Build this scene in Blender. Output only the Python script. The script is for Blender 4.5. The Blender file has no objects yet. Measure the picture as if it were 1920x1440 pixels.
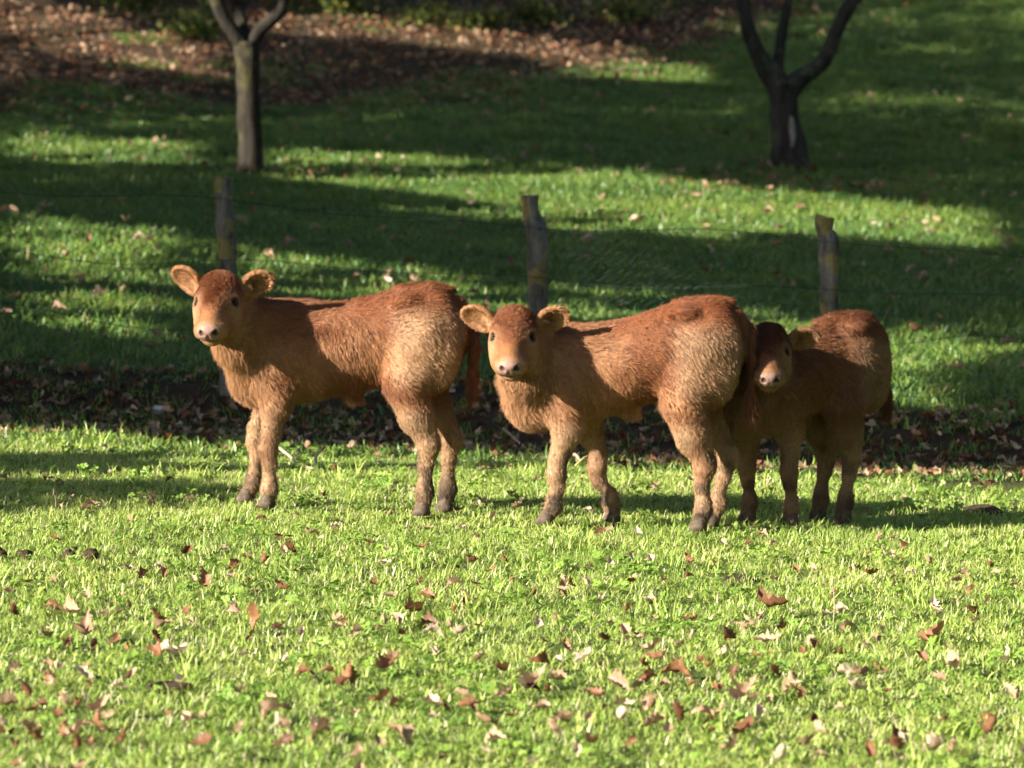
import bpy, math, random
import numpy as np
from mathutils import Vector, Matrix, kdtree

random.seed(7)
RNG = np.random.default_rng(11)
SC = bpy.context.scene
COL = SC.collection
R = math.radians

# ------------------------------------------------------------------ camera
FPX = 7000.0                       # focal length in photo pixels (1920 wide)
CAM_H = 1.6
PITCH = math.atan2(550.0, FPX)
cam_data = bpy.data.cameras.new('camera')
cam = bpy.data.objects.new('camera', cam_data)
COL.objects.link(cam)
cam.location = (0, 0, CAM_H)
cam.rotation_euler = (math.pi / 2 - PITCH, 0, 0)
cam_data.sensor_width = 36
cam_data.lens = FPX / 1920 * 36
cam_data.clip_end = 1500
cam_data.dof.use_dof = True
cam_data.dof.focus_distance = 12.8
cam_data.dof.aperture_fstop = 4.9
SC.camera = cam

# ------------------------------------------------------------------ world, sun, exposure
SUN_EL = R(22.5)
SUN_AZ = R(61.0)                   # light travels right (+X) and away (+Y)
LDIR = np.array([math.sin(SUN_AZ) * math.cos(SUN_EL), math.cos(SUN_AZ) * math.cos(SUN_EL), -math.sin(SUN_EL)])
world = bpy.data.worlds.new('World')
SC.world = world
world.use_nodes = True
wn = world.node_tree.nodes
sky = wn.new('ShaderNodeTexSky')
sky.sky_type = 'NISHITA'
sky.sun_disc = False
sky.sun_elevation = SUN_EL
sky.sun_rotation = math.atan2(-LDIR[0], -LDIR[1])
world.node_tree.links.new(sky.outputs['Color'], wn['Background'].inputs['Color'])
wn['Background'].inputs['Strength'].default_value = 0.05
sun_data = bpy.data.lights.new('sun', 'SUN')
sun = bpy.data.objects.new('sun', sun_data)
COL.objects.link(sun)
sun_data.energy = 5.0
sun_data.angle = R(0.53)
sun_data.color = (1.0, 0.93, 0.80)
sun.rotation_euler = Vector(LDIR).to_track_quat('-Z', 'Y').to_euler()
sun.location = (-12, -8, 12)

SC.view_settings.view_transform = 'Standard'
SC.view_settings.look = 'None'
SC.view_settings.exposure = 1.92
SC.view_settings.gamma = 1.0
SC.cycles.use_denoising = True
SC.cycles.use_adaptive_sampling = True
SC.cycles.adaptive_threshold = 0.03
SC.cycles.max_bounces = 5
SC.cycles.diffuse_bounces = 2
SC.cycles.glossy_bounces = 2
SC.cycles.transmission_bounces = 3
SC.cycles.transparent_max_bounces = 8
SC.cycles_curves.shape = 'RIBBONS'

# ------------------------------------------------------------------ small helpers
def tag(o, label=None, cat=None, group=None, kind=None):
    if label: o['label'] = label
    if cat: o['category'] = cat
    if group: o['group'] = group
    if kind: o['kind'] = kind
    return o

def empty(name, loc=(0, 0, 0), rz=0.0):
    o = bpy.data.objects.new(name, None)
    COL.objects.link(o)
    o.empty_display_size = 0.1
    o.location = loc
    o.rotation_euler = (0, 0, rz)
    return o

def mesh_data(name, V, F, smooth=True, mats=()):
    """V (n,3) array; F an (m,3|4) array or a list of polygons."""
    me = bpy.data.meshes.new(name)
    if isinstance(F, np.ndarray):
        n, k = F.shape
        V = np.asarray(V, np.float32)
        me.vertices.add(len(V)); me.vertices.foreach_set('co', V.ravel())
        me.loops.add(n * k); me.loops.foreach_set('vertex_index', F.astype(np.int32).ravel())
        me.polygons.add(n)
        me.polygons.foreach_set('loop_start', np.arange(0, n * k, k, dtype=np.int32))
        me.update(calc_edges=True)
    else:
        me.from_pydata([tuple(map(float, v)) for v in V], [], F)
    if smooth:
        me.polygons.foreach_set('use_smooth', np.ones(len(me.polygons), bool))
    for m in mats: me.materials.append(m)
    me.update()
    return me

def obj(name, me, parent=None, loc=None, rot=None):
    o = bpy.data.objects.new(name, me)
    COL.objects.link(o)
    if parent: o.parent = parent
    if loc is not None: o.location = loc
    if rot is not None: o.rotation_euler = rot
    return o

def color_attr(me, name, arr, domain='POINT'):
    a = me.attributes.new(name, 'FLOAT_COLOR', domain)
    arr = np.asarray(arr, np.float32)
    if arr.shape[1] == 3:
        arr = np.concatenate([arr, np.ones((len(arr), 1), np.float32)], 1)
    a.data.foreach_set('color', arr.ravel())

_NT = np.random.default_rng(5).random((32, 32, 32)).astype(np.float32)
def vnoise(P, freq, seed=0):
    """smooth value noise in [-1,1] at points P (n,3)."""
    Q = np.asarray(P, np.float32) * freq + np.array([seed * 7.31, seed * 3.77, seed * 5.13], np.float32)
    i = np.floor(Q).astype(np.int32); f = Q - i; f = f * f * (3 - 2 * f)
    a = [(i[:, k] & 31) for k in range(3)]; b = [((i[:, k] + 1) & 31) for k in range(3)]
    def L(x, y, z): return _NT[x, y, z]
    c00 = L(a[0], a[1], a[2]) * (1 - f[:, 0]) + L(b[0], a[1], a[2]) * f[:, 0]
    c10 = L(a[0], b[1], a[2]) * (1 - f[:, 0]) + L(b[0], b[1], a[2]) * f[:, 0]
    c01 = L(a[0], a[1], b[2]) * (1 - f[:, 0]) + L(b[0], a[1], b[2]) * f[:, 0]
    c11 = L(a[0], b[1], b[2]) * (1 - f[:, 0]) + L(b[0], b[1], b[2]) * f[:, 0]
    c0 = c00 * (1 - f[:, 1]) + c10 * f[:, 1]; c1 = c01 * (1 - f[:, 1]) + c11 * f[:, 1]
    return (c0 * (1 - f[:, 2]) + c1 * f[:, 2]) * 2 - 1

def unit(a):
    a = np.asarray(a, float)
    return a / np.maximum(np.linalg.norm(a, axis=-1, keepdims=True), 1e-9)

# ------------------------------------------------------------------ terrain function
_PY = np.array([-60, -5, 14, 16.2, 16.7, 17.2, 17.5, 17.75, 17.95, 18.3, 21, 24, 28, 32, 36, 40, 45, 50, 60, 90, 150, 400.])
_PZ = np.array([0.3, 0.02, 0.0, 0.0, -.035, -.04, .02, .12, .165, .19, .29, .42, .62, .86, 1.2, 1.68, 2.5, 3.5, 5.8, 12, 22, 40.])
_DY = np.linspace(-60, 400, 9201)
_DZ = np.interp(_DY, _PY, _PZ)
def _sm(a, n):
    k = np.hanning(n); k /= k.sum()
    p = np.pad(a, n, mode='edge')
    return np.convolve(p, k, 'same')[n:-n]
_DZ = np.where(_DY < 20, _sm(_DZ, 7), _sm(_DZ, 61))
def bank_skew(x): return 0.30 * np.clip(np.asarray(x, float), 0, 3.5)
def _bank_y(x, y):
    wob = 0.12 * np.sin(x * 1.7 + 0.4) + 0.07 * np.sin(x * 4.1) + bank_skew(x)     # the bank wanders
    return np.where((y > 15.5) & (y < 21), y + wob * np.clip((y - 15.5) / 0.8, 0, 1) * np.clip((21 - y) / 2.0, 0, 1), y)
def terrain0(x, y): return np.interp(_bank_y(x, y), _DY, _DZ) - 0.04 * 14 * np.tanh(x / 14)
def terrain(x, y):
    x = np.asarray(x, float); y = np.asarray(y, float)
    x, y = np.broadcast_arrays(x, y)
    z = np.interp(_bank_y(x, y), _DY, _DZ) - 0.04 * 14 * np.tanh(x / 14)
    sh = x.shape
    P = np.stack([x.ravel(), y.ravel(), np.zeros(x.size)], 1)
    amp = np.where(y.ravel() < 16, 0.010, 0.03) * np.where(y.ravel() > 30, 1.8, 1.0)
    n = (vnoise(P, 0.55, 1) + 0.5 * vnoise(P, 1.7, 2)) * amp
    z = z + n.reshape(sh)
    z = z - 0.035 * np.exp(-(((x - 1.30) / 0.28) ** 2 + ((y - 14.55) / 0.28) ** 2))
    return z
def tz(x, y): return float(terrain(np.array([x]), np.array([y]))[0])

_cp, _sp = math.cos(PITCH), math.sin(PITCH)
def project(P):
    """world points -> photo pixels (1920x1440) and depth"""
    P = np.asarray(P, float); x = P[:, 0]; y = P[:, 1]; z = P[:, 2] - CAM_H
    dep = y * _cp - z * _sp
    up = y * _sp + z * _cp
    return 960 + FPX * x / dep, 720 - FPX * up / dep, dep
def px_ground(px, py):
    d = np.array([(px - 960) / FPX, 0, 0]) + np.array([0, _cp, -_sp]) + np.array([0, _sp, _cp]) * (720 - py) / FPX
    t = np.linspace(5, 85, 400)
    for _ in range(3):
        p = np.array([0, 0, CAM_H]) + d * t[:, None]
        below = p[:, 2] < terrain(p[:, 0], p[:, 1])
        i = int(np.argmax(below)) if below.any() else len(t) - 1
        t = np.linspace(t[max(i - 1, 0)], t[i], 40)
    p = np.array([0, 0, CAM_H]) + d * t[-1]
    return p[0], p[1], tz(p[0], p[1])
def px_at(px, py, dist):
    """point on the pixel ray at depth y = dist"""
    d = np.array([(px - 960) / FPX, 0, 0]) + np.array([0, _cp, -_sp]) + np.array([0, _sp, _cp]) * (720 - py) / FPX
    return np.array([0, 0, CAM_H]) + d * (dist / d[1])

# ------------------------------------------------------------------ material helpers
def new_mat(name):
    m = bpy.data.materials.new(name); m.use_nodes = True
    nt = m.node_tree
    return m, nt, nt.nodes, nt.links, nt.nodes['Principled BSDF']
def node(nt, kind, **kw):
    n = nt.nodes.new(kind)
    for k, v in kw.items(): setattr(n, k, v)
    return n
def noise_node(nt, scale, detail=4, rough=0.55, coord=None):
    n = nt.nodes.new('ShaderNodeTexNoise')
    n.inputs['Scale'].default_value = scale; n.inputs['Detail'].default_value = detail; n.inputs['Roughness'].default_value = rough
    if coord is not None: nt.links.new(coord, n.inputs['Vector'])
    return n
def ramp(nt, fac, stops):
    r = nt.nodes.new('ShaderNodeValToRGB')
    el = r.color_ramp.elements
    while len(el) < len(stops): el.new(0.5)
    for e, (p, c) in zip(el, stops):
        e.position = p; e.color = (*c, 1) if len(c) == 3 else c
    nt.links.new(fac, r.inputs['Fac'])
    return r
def mixc(nt, fac, a, b, mode='MIX'):
    m = nt.nodes.new('ShaderNodeMix'); m.data_type = 'RGBA'; m.blend_type = mode
    for s, v in (('Factor', fac), ('A', a), ('B', b)):
        i = [q for q in m.inputs if q.name == s and (q.type == 'RGBA' or s == 'Factor' and q.type == 'VALUE')][0]
        if hasattr(v, 'is_output'): nt.links.new(v, i)
        else: i.default_value = v if not isinstance(v, tuple) else ((*v, 1) if len(v) == 3 else v)
    return [q for q in m.outputs if q.type == 'RGBA'][0]
def math_n(nt, op, a, b=None):
    m = nt.nodes.new('ShaderNodeMath'); m.operation = op
    for i, v in enumerate((a, b)):
        if v is None: continue
        if hasattr(v, 'is_output'): nt.links.new(v, m.inputs[i])
        else: m.inputs[i].default_value = v
    return m.outputs[0]
def bump(nt, bsdf, height, strength=0.4, dist=0.02):
    b = nt.nodes.new('ShaderNodeBump'); b.inputs['Strength'].default_value = strength; b.inputs['Distance'].default_value = dist
    nt.links.new(height, b.inputs['Height']); nt.links.new(b.outputs[0], bsdf.inputs['Normal'])
def add_translucent(nt, bsdf, color, fac):
    t = nt.nodes.new('ShaderNodeBsdfTranslucent'); nt.links.new(color, t.inputs['Color'])
    mx = nt.nodes.new('ShaderNodeMixShader'); mx.inputs['Fac'].default_value = fac
    nt.links.new(bsdf.outputs[0], mx.inputs[1]); nt.links.new(t.outputs[0], mx.inputs[2])
    out = nt.nodes['Material Output']; nt.links.new(mx.outputs[0], out.inputs['Surface'])
# ================================================================== ground
def ground_sheet():
    gx = np.concatenate([-np.geomspace(300, 9, 22), np.linspace(-8.6, 8.6, 130), np.geomspace(9, 300, 22)])
    gy = np.concatenate([np.linspace(-55, 4, 24), np.linspace(5, 16, 60), np.linspace(16.1, 18.6, 52), np.linspace(18.8, 30, 60), np.linspace(30.5, 60, 60), np.geomspace(62, 390, 20)])
    X, Y = np.meshgrid(gx, gy); Z = terrain(X, Y)
    n, m = len(gx), len(gy)
    idx = np.arange(n * m).reshape(m, n)
    Fq = np.stack([idx[:-1, :-1].ravel(), idx[:-1, 1:].ravel(), idx[1:, 1:].ravel(), idx[1:, :-1].ravel()], 1)
    P = np.stack([X.ravel(), Y.ravel(), Z.ravel()], 1)
    return P, Fq
def litter_amount(x, y):
    """how much fallen-leaf cover and bare earth lies at a place: the ditch under the bank and the wood's edge up the hill"""
    P = np.stack([x, y, 0 * x], 1)
    n = vnoise(P, 1.3, 31) * .5 + vnoise(P, 3.7, 32) * .35
    e = .12 * np.sin(x * 1.7 + .4) + .07 * np.sin(x * 4.1) + .18 * vnoise(P, 1.1, 35) + bank_skew(x)
    ditch = sstep0(16.15, 16.75, y + e) * sstep0(18.25, 17.85, y + e) * 1.1
    line = 36.0 + .85 * (x + 3) + 1.6 * vnoise(P * np.array([1, .5, 1]), .5, 33)
    line = np.where(x > 1.5, line + 1.2 * (x - 1.5), line)
    wood = sstep0(line - 1.5, line + 3.5, y)
    tree = .38 * np.exp(-(((x - 2.6) / 1.6) ** 2 + ((y - 32.0) / 1.2) ** 2)) + .6 * np.exp(-(((x + 2.1) / .7) ** 2 + ((y - 31.3) / .8) ** 2))
    return np.clip(np.maximum(np.maximum(ditch, wood), tree) + n * .35 * (np.maximum(ditch, wood) > .05), 0, 1)
def sstep0(a, b, x):
    t = np.clip((x - a) / (b - a), 0, 1); return t * t * (3 - 2 * t)

m, nt, N, L, b = new_mat('earth_and_turf')
geo = node(nt, 'ShaderNodeNewGeometry'); at_ = node(nt, 'ShaderNodeAttribute', attribute_name='litter')
n1 = noise_node(nt, 1.1, 5, .6, geo.outputs['Position']); n2 = noise_node(nt, 23, 5, .65, geo.outputs['Position']); n3 = noise_node(nt, 120, 3, .6, geo.outputs['Position'])
turf = mixc(nt, n1.outputs['Fac'], (.060, .105, .018), (.105, .155, .030))
turf = mixc(nt, ramp(nt, n2.outputs['Fac'], [(.45, (0, 0, 0)), (.7, (1, 1, 1))]).outputs[0], turf, (.055, .042, .022))
earth = mixc(nt, n2.outputs['Fac'], (.030, .021, .014), (.085, .056, .035))
cc_ = mixc(nt, at_.outputs['Fac'], turf, earth)
cc_ = mixc(nt, .5, cc_, ramp(nt, n3.outputs['Fac'], [(.3, (.45, .45, .45)), (.7, (1.5, 1.5, 1.5))]).outputs[0], 'MULTIPLY')
L.new(cc_, b.inputs['Base Color']); b.inputs['Roughness'].default_value = .95; b.inputs['Specular IOR Level'].default_value = .1
bump(nt, b, n2.outputs['Fac'], .8, .05)
M_GROUND = m
gP, gF = ground_sheet()
gme = mesh_data('ground', gP, gF, True, [M_GROUND])
color_attr(gme, 'litter', np.repeat(litter_amount(gP[:, 0], gP[:, 1])[:, None], 3, 1))
ground = tag(obj('ground', gme), 'sloping meadow with a leafy ditch and a rising hillside', None, None, 'structure')

# ================================================================== bark, wood, leaf materials
def bark_mat(name, lo, hi, lichen, lich_amt=.62, scale=14):
    m, nt, N, L, b = new_mat(name)
    tc = node(nt, 'ShaderNodeTexCoord')
    mp = node(nt, 'ShaderNodeMapping'); mp.inputs['Scale'].default_value = (1, 1, .22); L.new(tc.outputs['Object'], mp.inputs['Vector'])
    n1 = noise_node(nt, scale, 6, .65, mp.outputs[0]); n2 = noise_node(nt, scale * .45, 4, .6, tc.outputs['Object']); n3 = noise_node(nt, scale * 3, 3, .6, tc.outputs['Object'])
    c = ramp(nt, n1.outputs['Fac'], [(.32, lo), (.68, hi)]).outputs[0]
    f = ramp(nt, n2.outputs['Fac'], [(lich_amt - .06, (0, 0, 0)), (lich_amt + .04, (1, 1, 1))]).outputs[0]
    f2 = math_n(nt, 'MULTIPLY', f, n3.outputs['Fac'])
    c = mixc(nt, f2, c, lichen)
    L.new(c, b.inputs['Base Color']); b.inputs['Roughness'].default_value = .9; b.inputs['Specular IOR Level'].default_value = .15
    bump(nt, b, n1.outputs['Fac'], .9, .03)
    return m
M_BARK = bark_mat('bark', (.012, .010, .008), (.038, .031, .024), (.075, .068, .022), .58)
M_BARK2 = bark_mat('grey_bark', (.016, .015, .015), (.060, .055, .050), (.10, .11, .07), .60)
M_POST = bark_mat('weathered_post', (.045, .043, .042), (.22, .21, .20), (.34, .26, .05), .56, 22)

def leaf_mat(name, stops, trans=.35, rough=.55, attr='leaf_rand'):
    m, nt, N, L, b = new_mat(name)
    oi = node(nt, 'ShaderNodeObjectInfo'); a = node(nt, 'ShaderNodeAttribute', attribute_name=attr)
    geo = node(nt, 'ShaderNodeNewGeometry'); n1 = noise_node(nt, 60, 3, .6, geo.outputs['Position'])
    f = math_n(nt, 'FRACT', math_n(nt, 'ADD', oi.outputs['Random'], a.outputs['Fac']))
    c = ramp(nt, f, stops).outputs[0]
    c = mixc(nt, .6, c, ramp(nt, n1.outputs['Fac'], [(.3, (.55, .5, .45)), (.7, (1.35, 1.3, 1.25))]).outputs[0], 'MULTIPLY')
    L.new(c, b.inputs['Base Color']); b.inputs['Roughness'].default_value = rough; b.inputs['Specular IOR Level'].default_value = .3
    add_translucent(nt, b, c, trans)
    return m
M_CROWN = leaf_mat('autumn_foliage', [(0, (.05, .09, .02)), (.4, (.10, .13, .03)), (.7, (.20, .17, .04)), (1, (.16, .09, .03))])
M_BUSH = leaf_mat('bush_foliage', [(0, (.04, .08, .015)), (.5, (.11, .15, .03)), (1, (.24, .20, .05))])

# ================================================================== tubes and trees
def tube(pts, rad, seg=10, jitter=0.0, seed=0, cap=True):
    """one tapered limb along pts; returns vertices and quads/tris"""
    pts = np.array(pts, float); rad = np.array(rad, float)
    d = np.gradient(pts, axis=0); d = unit(d)
    ref = np.array([0.31, 0.95, 0.05]); V = []
    for i, p in enumerate(pts):
        a = np.cross(d[i], ref); a = unit(a); c = np.cross(d[i], a)
        ang = np.arange(seg) * 2 * math.pi / seg
        V.append(p + rad[i] * (np.cos(ang)[:, None] * a + np.sin(ang)[:, None] * c))
    V = np.concatenate(V)
    if jitter:
        ctr = np.repeat(pts, seg, 0); r = V - ctr
        V = ctr + r * (1 + jitter * (vnoise(V, 9, seed) + .6 * vnoise(V, 21, seed + 1)))[:, None]
    F = []
    for i in range(len(pts) - 1):
        for j in range(seg):
            a = i * seg; F.append((a + j, a + (j + 1) % seg, a + seg + (j + 1) % seg, a + seg + j))
    if cap:
        F.append(tuple(range(seg))[::-1]); F.append(tuple((len(pts) - 1) * seg + j for j in range(seg)))
    return V, F
def resample(pts, n):
    """smooth curve through control points (x,y,z,r)"""
    pts = np.array(pts, float); t = np.arange(len(pts)); tt = np.linspace(0, len(pts) - 1, n)
    out = []
    for q in tt:
        i = min(int(q), len(pts) - 2); f = q - i
        p0, p1, p2, p3 = pts[max(i - 1, 0)], pts[i], pts[i + 1], pts[min(i + 2, len(pts) - 1)]
        out.append(.5 * ((2 * p1) + (-p0 + p2) * f + (2 * p0 - 5 * p1 + 4 * p2 - p3) * f * f + (-p0 + 3 * p1 - 3 * p2 + p3) * f ** 3))
    return np.array(out)
def join(parts):
    V = []; F = []; k = 0
    for v, f in parts:
        V.append(v); F += [tuple(i + k for i in q) for q in f]; k += len(v)
    return np.concatenate(V), F
def leaf_cards(P, size, rng):
    """folded pointed leaf (4 triangles) at each point, random facing"""
    n = len(P)
    a = unit(rng.normal(size=(n, 3)) + np.array([0, 0, -.3])); b_ = unit(np.cross(a, rng.normal(size=(n, 3)))); c = np.cross(a, b_)
    s = (size * (.6 + .8 * rng.random(n)))[:, None]
    V = np.stack([P, P + a * s * .45 + b_ * s * .30 + c * s * .08, P + a * s * .5, P + a * s * .45 - b_ * s * .30 + c * s * .08, P + a * s], 1).reshape(-1, 3)
    k = np.arange(n)[:, None] * 5
    F = np.concatenate([k + np.array([[0, 1, 2]]), k + np.array([[0, 2, 3]]), k + np.array([[1, 4, 2]]), k + np.array([[2, 4, 3]])])
    return V, F
def crown_obj(P, size, rng, mat, parent):
    V, F = leaf_cards(P, size, rng)
    me = mesh_data('crown', V, F, False, [mat])
    a = me.attributes.new('leaf_rand', 'FLOAT', 'POINT'); a.data.foreach_set('value', np.repeat(rng.random(len(P)), 5).astype(np.float32))
    return obj('crown', me, parent)

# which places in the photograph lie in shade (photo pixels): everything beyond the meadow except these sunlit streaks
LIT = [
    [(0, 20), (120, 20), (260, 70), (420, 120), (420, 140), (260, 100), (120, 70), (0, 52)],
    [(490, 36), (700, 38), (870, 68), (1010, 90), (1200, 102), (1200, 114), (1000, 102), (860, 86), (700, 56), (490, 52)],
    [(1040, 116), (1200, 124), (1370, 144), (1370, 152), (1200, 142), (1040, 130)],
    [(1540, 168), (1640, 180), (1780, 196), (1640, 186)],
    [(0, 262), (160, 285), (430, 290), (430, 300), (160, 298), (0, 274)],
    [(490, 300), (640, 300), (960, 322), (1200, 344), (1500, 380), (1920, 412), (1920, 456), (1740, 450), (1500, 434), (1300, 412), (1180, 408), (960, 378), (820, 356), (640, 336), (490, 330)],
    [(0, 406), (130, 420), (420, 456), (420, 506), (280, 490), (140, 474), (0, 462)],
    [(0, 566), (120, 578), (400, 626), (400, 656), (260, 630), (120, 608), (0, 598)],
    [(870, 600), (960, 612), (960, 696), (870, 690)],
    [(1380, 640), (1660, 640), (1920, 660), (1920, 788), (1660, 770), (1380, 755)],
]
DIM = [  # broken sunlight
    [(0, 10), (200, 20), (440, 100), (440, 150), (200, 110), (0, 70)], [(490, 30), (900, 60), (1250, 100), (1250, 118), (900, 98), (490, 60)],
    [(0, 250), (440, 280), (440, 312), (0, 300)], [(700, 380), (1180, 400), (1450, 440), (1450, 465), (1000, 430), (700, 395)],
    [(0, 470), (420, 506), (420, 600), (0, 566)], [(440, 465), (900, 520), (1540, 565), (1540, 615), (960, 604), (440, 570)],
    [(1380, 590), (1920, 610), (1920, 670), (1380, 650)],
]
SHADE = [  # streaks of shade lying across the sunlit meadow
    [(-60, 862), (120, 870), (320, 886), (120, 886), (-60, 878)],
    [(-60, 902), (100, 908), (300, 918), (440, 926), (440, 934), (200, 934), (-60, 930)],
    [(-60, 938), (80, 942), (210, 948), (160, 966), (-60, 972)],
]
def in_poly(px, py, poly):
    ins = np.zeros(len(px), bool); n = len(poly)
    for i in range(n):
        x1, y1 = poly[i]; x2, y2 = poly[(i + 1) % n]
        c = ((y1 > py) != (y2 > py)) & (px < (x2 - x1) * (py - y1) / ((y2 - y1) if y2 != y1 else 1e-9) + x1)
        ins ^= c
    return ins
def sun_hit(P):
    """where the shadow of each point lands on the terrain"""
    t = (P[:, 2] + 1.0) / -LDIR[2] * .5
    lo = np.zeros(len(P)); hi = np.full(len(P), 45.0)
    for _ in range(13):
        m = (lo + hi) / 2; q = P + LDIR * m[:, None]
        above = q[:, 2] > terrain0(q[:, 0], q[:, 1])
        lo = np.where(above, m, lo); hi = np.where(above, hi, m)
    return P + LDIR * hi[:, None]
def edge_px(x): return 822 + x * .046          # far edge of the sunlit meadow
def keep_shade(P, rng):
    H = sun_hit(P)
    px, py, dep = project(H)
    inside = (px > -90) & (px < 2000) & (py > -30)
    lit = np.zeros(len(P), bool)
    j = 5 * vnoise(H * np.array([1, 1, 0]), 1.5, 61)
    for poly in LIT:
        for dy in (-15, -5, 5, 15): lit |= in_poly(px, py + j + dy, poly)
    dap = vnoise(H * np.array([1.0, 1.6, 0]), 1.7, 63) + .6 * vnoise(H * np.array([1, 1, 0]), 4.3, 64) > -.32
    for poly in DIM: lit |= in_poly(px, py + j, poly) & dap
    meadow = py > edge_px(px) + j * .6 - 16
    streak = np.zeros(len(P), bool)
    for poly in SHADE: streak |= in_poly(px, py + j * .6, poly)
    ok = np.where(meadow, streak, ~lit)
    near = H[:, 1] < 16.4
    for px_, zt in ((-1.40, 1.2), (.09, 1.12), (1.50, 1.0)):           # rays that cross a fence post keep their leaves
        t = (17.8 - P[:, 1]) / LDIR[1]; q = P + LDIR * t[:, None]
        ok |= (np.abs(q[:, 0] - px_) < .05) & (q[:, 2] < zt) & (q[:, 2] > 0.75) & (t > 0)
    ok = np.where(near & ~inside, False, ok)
    return ok, inside

def grow_branches(start, direction, length, r0, depth, rng, out, tips, spread=.6, up=.15, world=None):
    n = 5
    if world is not None:                                # a bough only where its shadow belongs
        q = np.array(start, float) + unit(np.array(direction, float)) * length * np.array([[.35], [.7], [1.0]]) + world
        if not keep_shade(q, rng)[0].all(): return
    pts = [np.array(start, float)]; d = unit(np.array(direction, float))
    for i in range(n):
        d = unit(d + rng.normal(size=3) * .16 + np.array([0, 0, up * .25]))
        pts.append(pts[-1] + d * length / n)
    rad = np.linspace(r0, r0 * .5, n + 1)
    out.append(tube(pts, rad, 7 if depth > 1 else 5))
    if depth <= 0:
        for p in pts[1:]: tips.append(p)
        return
    for k in range(2 if depth > 1 else 3):
        i = rng.integers(2, n + 1); nd = unit(d + rng.normal(size=3) * spread + np.array([0, 0, up]))
        grow_branches(pts[i], nd, length * (.62 + .2 * rng.random()), rad[i] * .68, depth - 1, rng, out, tips, spread, up, world)

def shade_tree(name, label, x, y, h, rad, rng, count, size=.17, lean=(0, 0)):
    """a tree standing left of the view; its leafage falls where its shadow belongs"""
    g = tz(x, y); root = empty(name, (x, y, g))
    parts = []; tips = []
    trunk = resample([(0, 0, -.1, .20), (lean[0] * .3, lean[1] * .3, h * .18, .15), (lean[0] * .7, lean[1] * .7, h * .4, .12), (lean[0], lean[1], h * .62, .07)], 12)
    parts.append(tube(trunk[:, :3], trunk[:, 3], 10, .12, 3))
    for k in range(9):
        i = rng.integers(4, 12); a = rng.random() * 6.28
        grow_branches(trunk[i, :3], (math.cos(a), math.sin(a), .35 + .5 * rng.random()), h * .26, trunk[i, 3] * .6, 2, rng, parts, tips, world=np.array([x, y, g]))
    V, F = join(parts)
    obj('trunk', mesh_data('trunk', V, F, True, [M_BARK]), root)
    c = np.array([x + lean[0], y + lean[1], g + h * .58])
    u = unit(rng.normal(size=(count * 2, 3))) * (rng.random((count * 2, 1)) ** .4)
    # clumped crown
    P = c + u * np.array([rad, rad, h * .46])
    cl = vnoise(P, .9, 71) + .5 * vnoise(P, 2.1, 72)
    # leafage between the sun and the fence posts and the slim tree
    ex = []
    for qx, qy, z0, z1, nn in ((-1.40, 17.8, .75, 1.2, 60), (.10, 17.8, .75, 1.12, 60), (1.52, 17.8, .7, 1.02, 60), (-2.2, 31.4, .8, 2.6, 1300)):
        o_ = np.array([qx, qy, 0]) + np.stack([rng.normal(size=nn) * .03 - .06, rng.normal(size=nn) * .03, z0 + (z1 - z0) * rng.random(nn)], 1)
        ex.append(o_ - LDIR * (3 + 14 * rng.random((nn, 1))))
    ex = np.concatenate(ex); ex = ex[(((ex - c) / np.array([rad, rad, h * .46])) ** 2).sum(1) < 1]
    P = P[P[:, 2] > g + .5]
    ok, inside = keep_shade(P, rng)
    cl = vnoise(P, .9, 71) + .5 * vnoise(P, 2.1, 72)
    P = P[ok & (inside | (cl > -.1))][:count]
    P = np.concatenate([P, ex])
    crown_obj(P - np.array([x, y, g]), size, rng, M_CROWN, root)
    tag(root, label, 'tree', 'trees along the left side of the pasture')
    return root

# ---- the two trees on the hillside
def view_tree(name, label, base, trunk, limbs, mat, seed, crown_h, crown_r, leaves, spreadc=None):
    rng = np.random.default_rng(seed)
    bx, by = base[0], base[1]; g = tz(bx, by); root = empty(name, (bx, by, g))
    def loc(px, py, dd=0.0):
        p = px_at(px, py, by + dd); return p - np.array([bx, by, g])
    parts = []; tips = []
    T = [(*loc(a, b_, c), r) for a, b_, c, r in trunk]
    T = resample(T, 18)
    parts.append(tube(T[:, :3], T[:, 3], 14, .16, seed))
    ends = []
    for lm in limbs:
        Lm = resample([(*loc(a, b_, c), r) for a, b_, c, r in lm], 14)
        parts.append(tube(Lm[:, :3], Lm[:, 3], 10, .14, seed + 1))
        ends.append((Lm[-1, :3], unit(Lm[-1, :3] - Lm[-3, :3]), Lm[-1, 3]))
    for p, d, r in ends:
        for k in range(4):
            grow_branches(p, unit(d + rng.normal(size=3) * .6 + np.array([0, 0, .4])), 1.3, r * .8, 2, rng, parts, tips, .7, .3)
    V, F = join(parts)
    obj('trunk', mesh_data('trunk', V, F, True, [mat]), root)
    tips = np.array(tips)
    zmin = px_at(960, -40, by)[2] - g                  # foliage starts above the picture
    P = tips[rng.integers(0, len(tips), leaves * 2)] + rng.normal(size=(leaves * 2, 3)) * .22
    P = P[P[:, 2] > zmin + .25][:leaves]
    if len(P): crown_obj(P, .12, rng, M_CROWN, root)
    tag(root, label, 'tree')
    return root
b1 = px_ground(468, 330)
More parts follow.
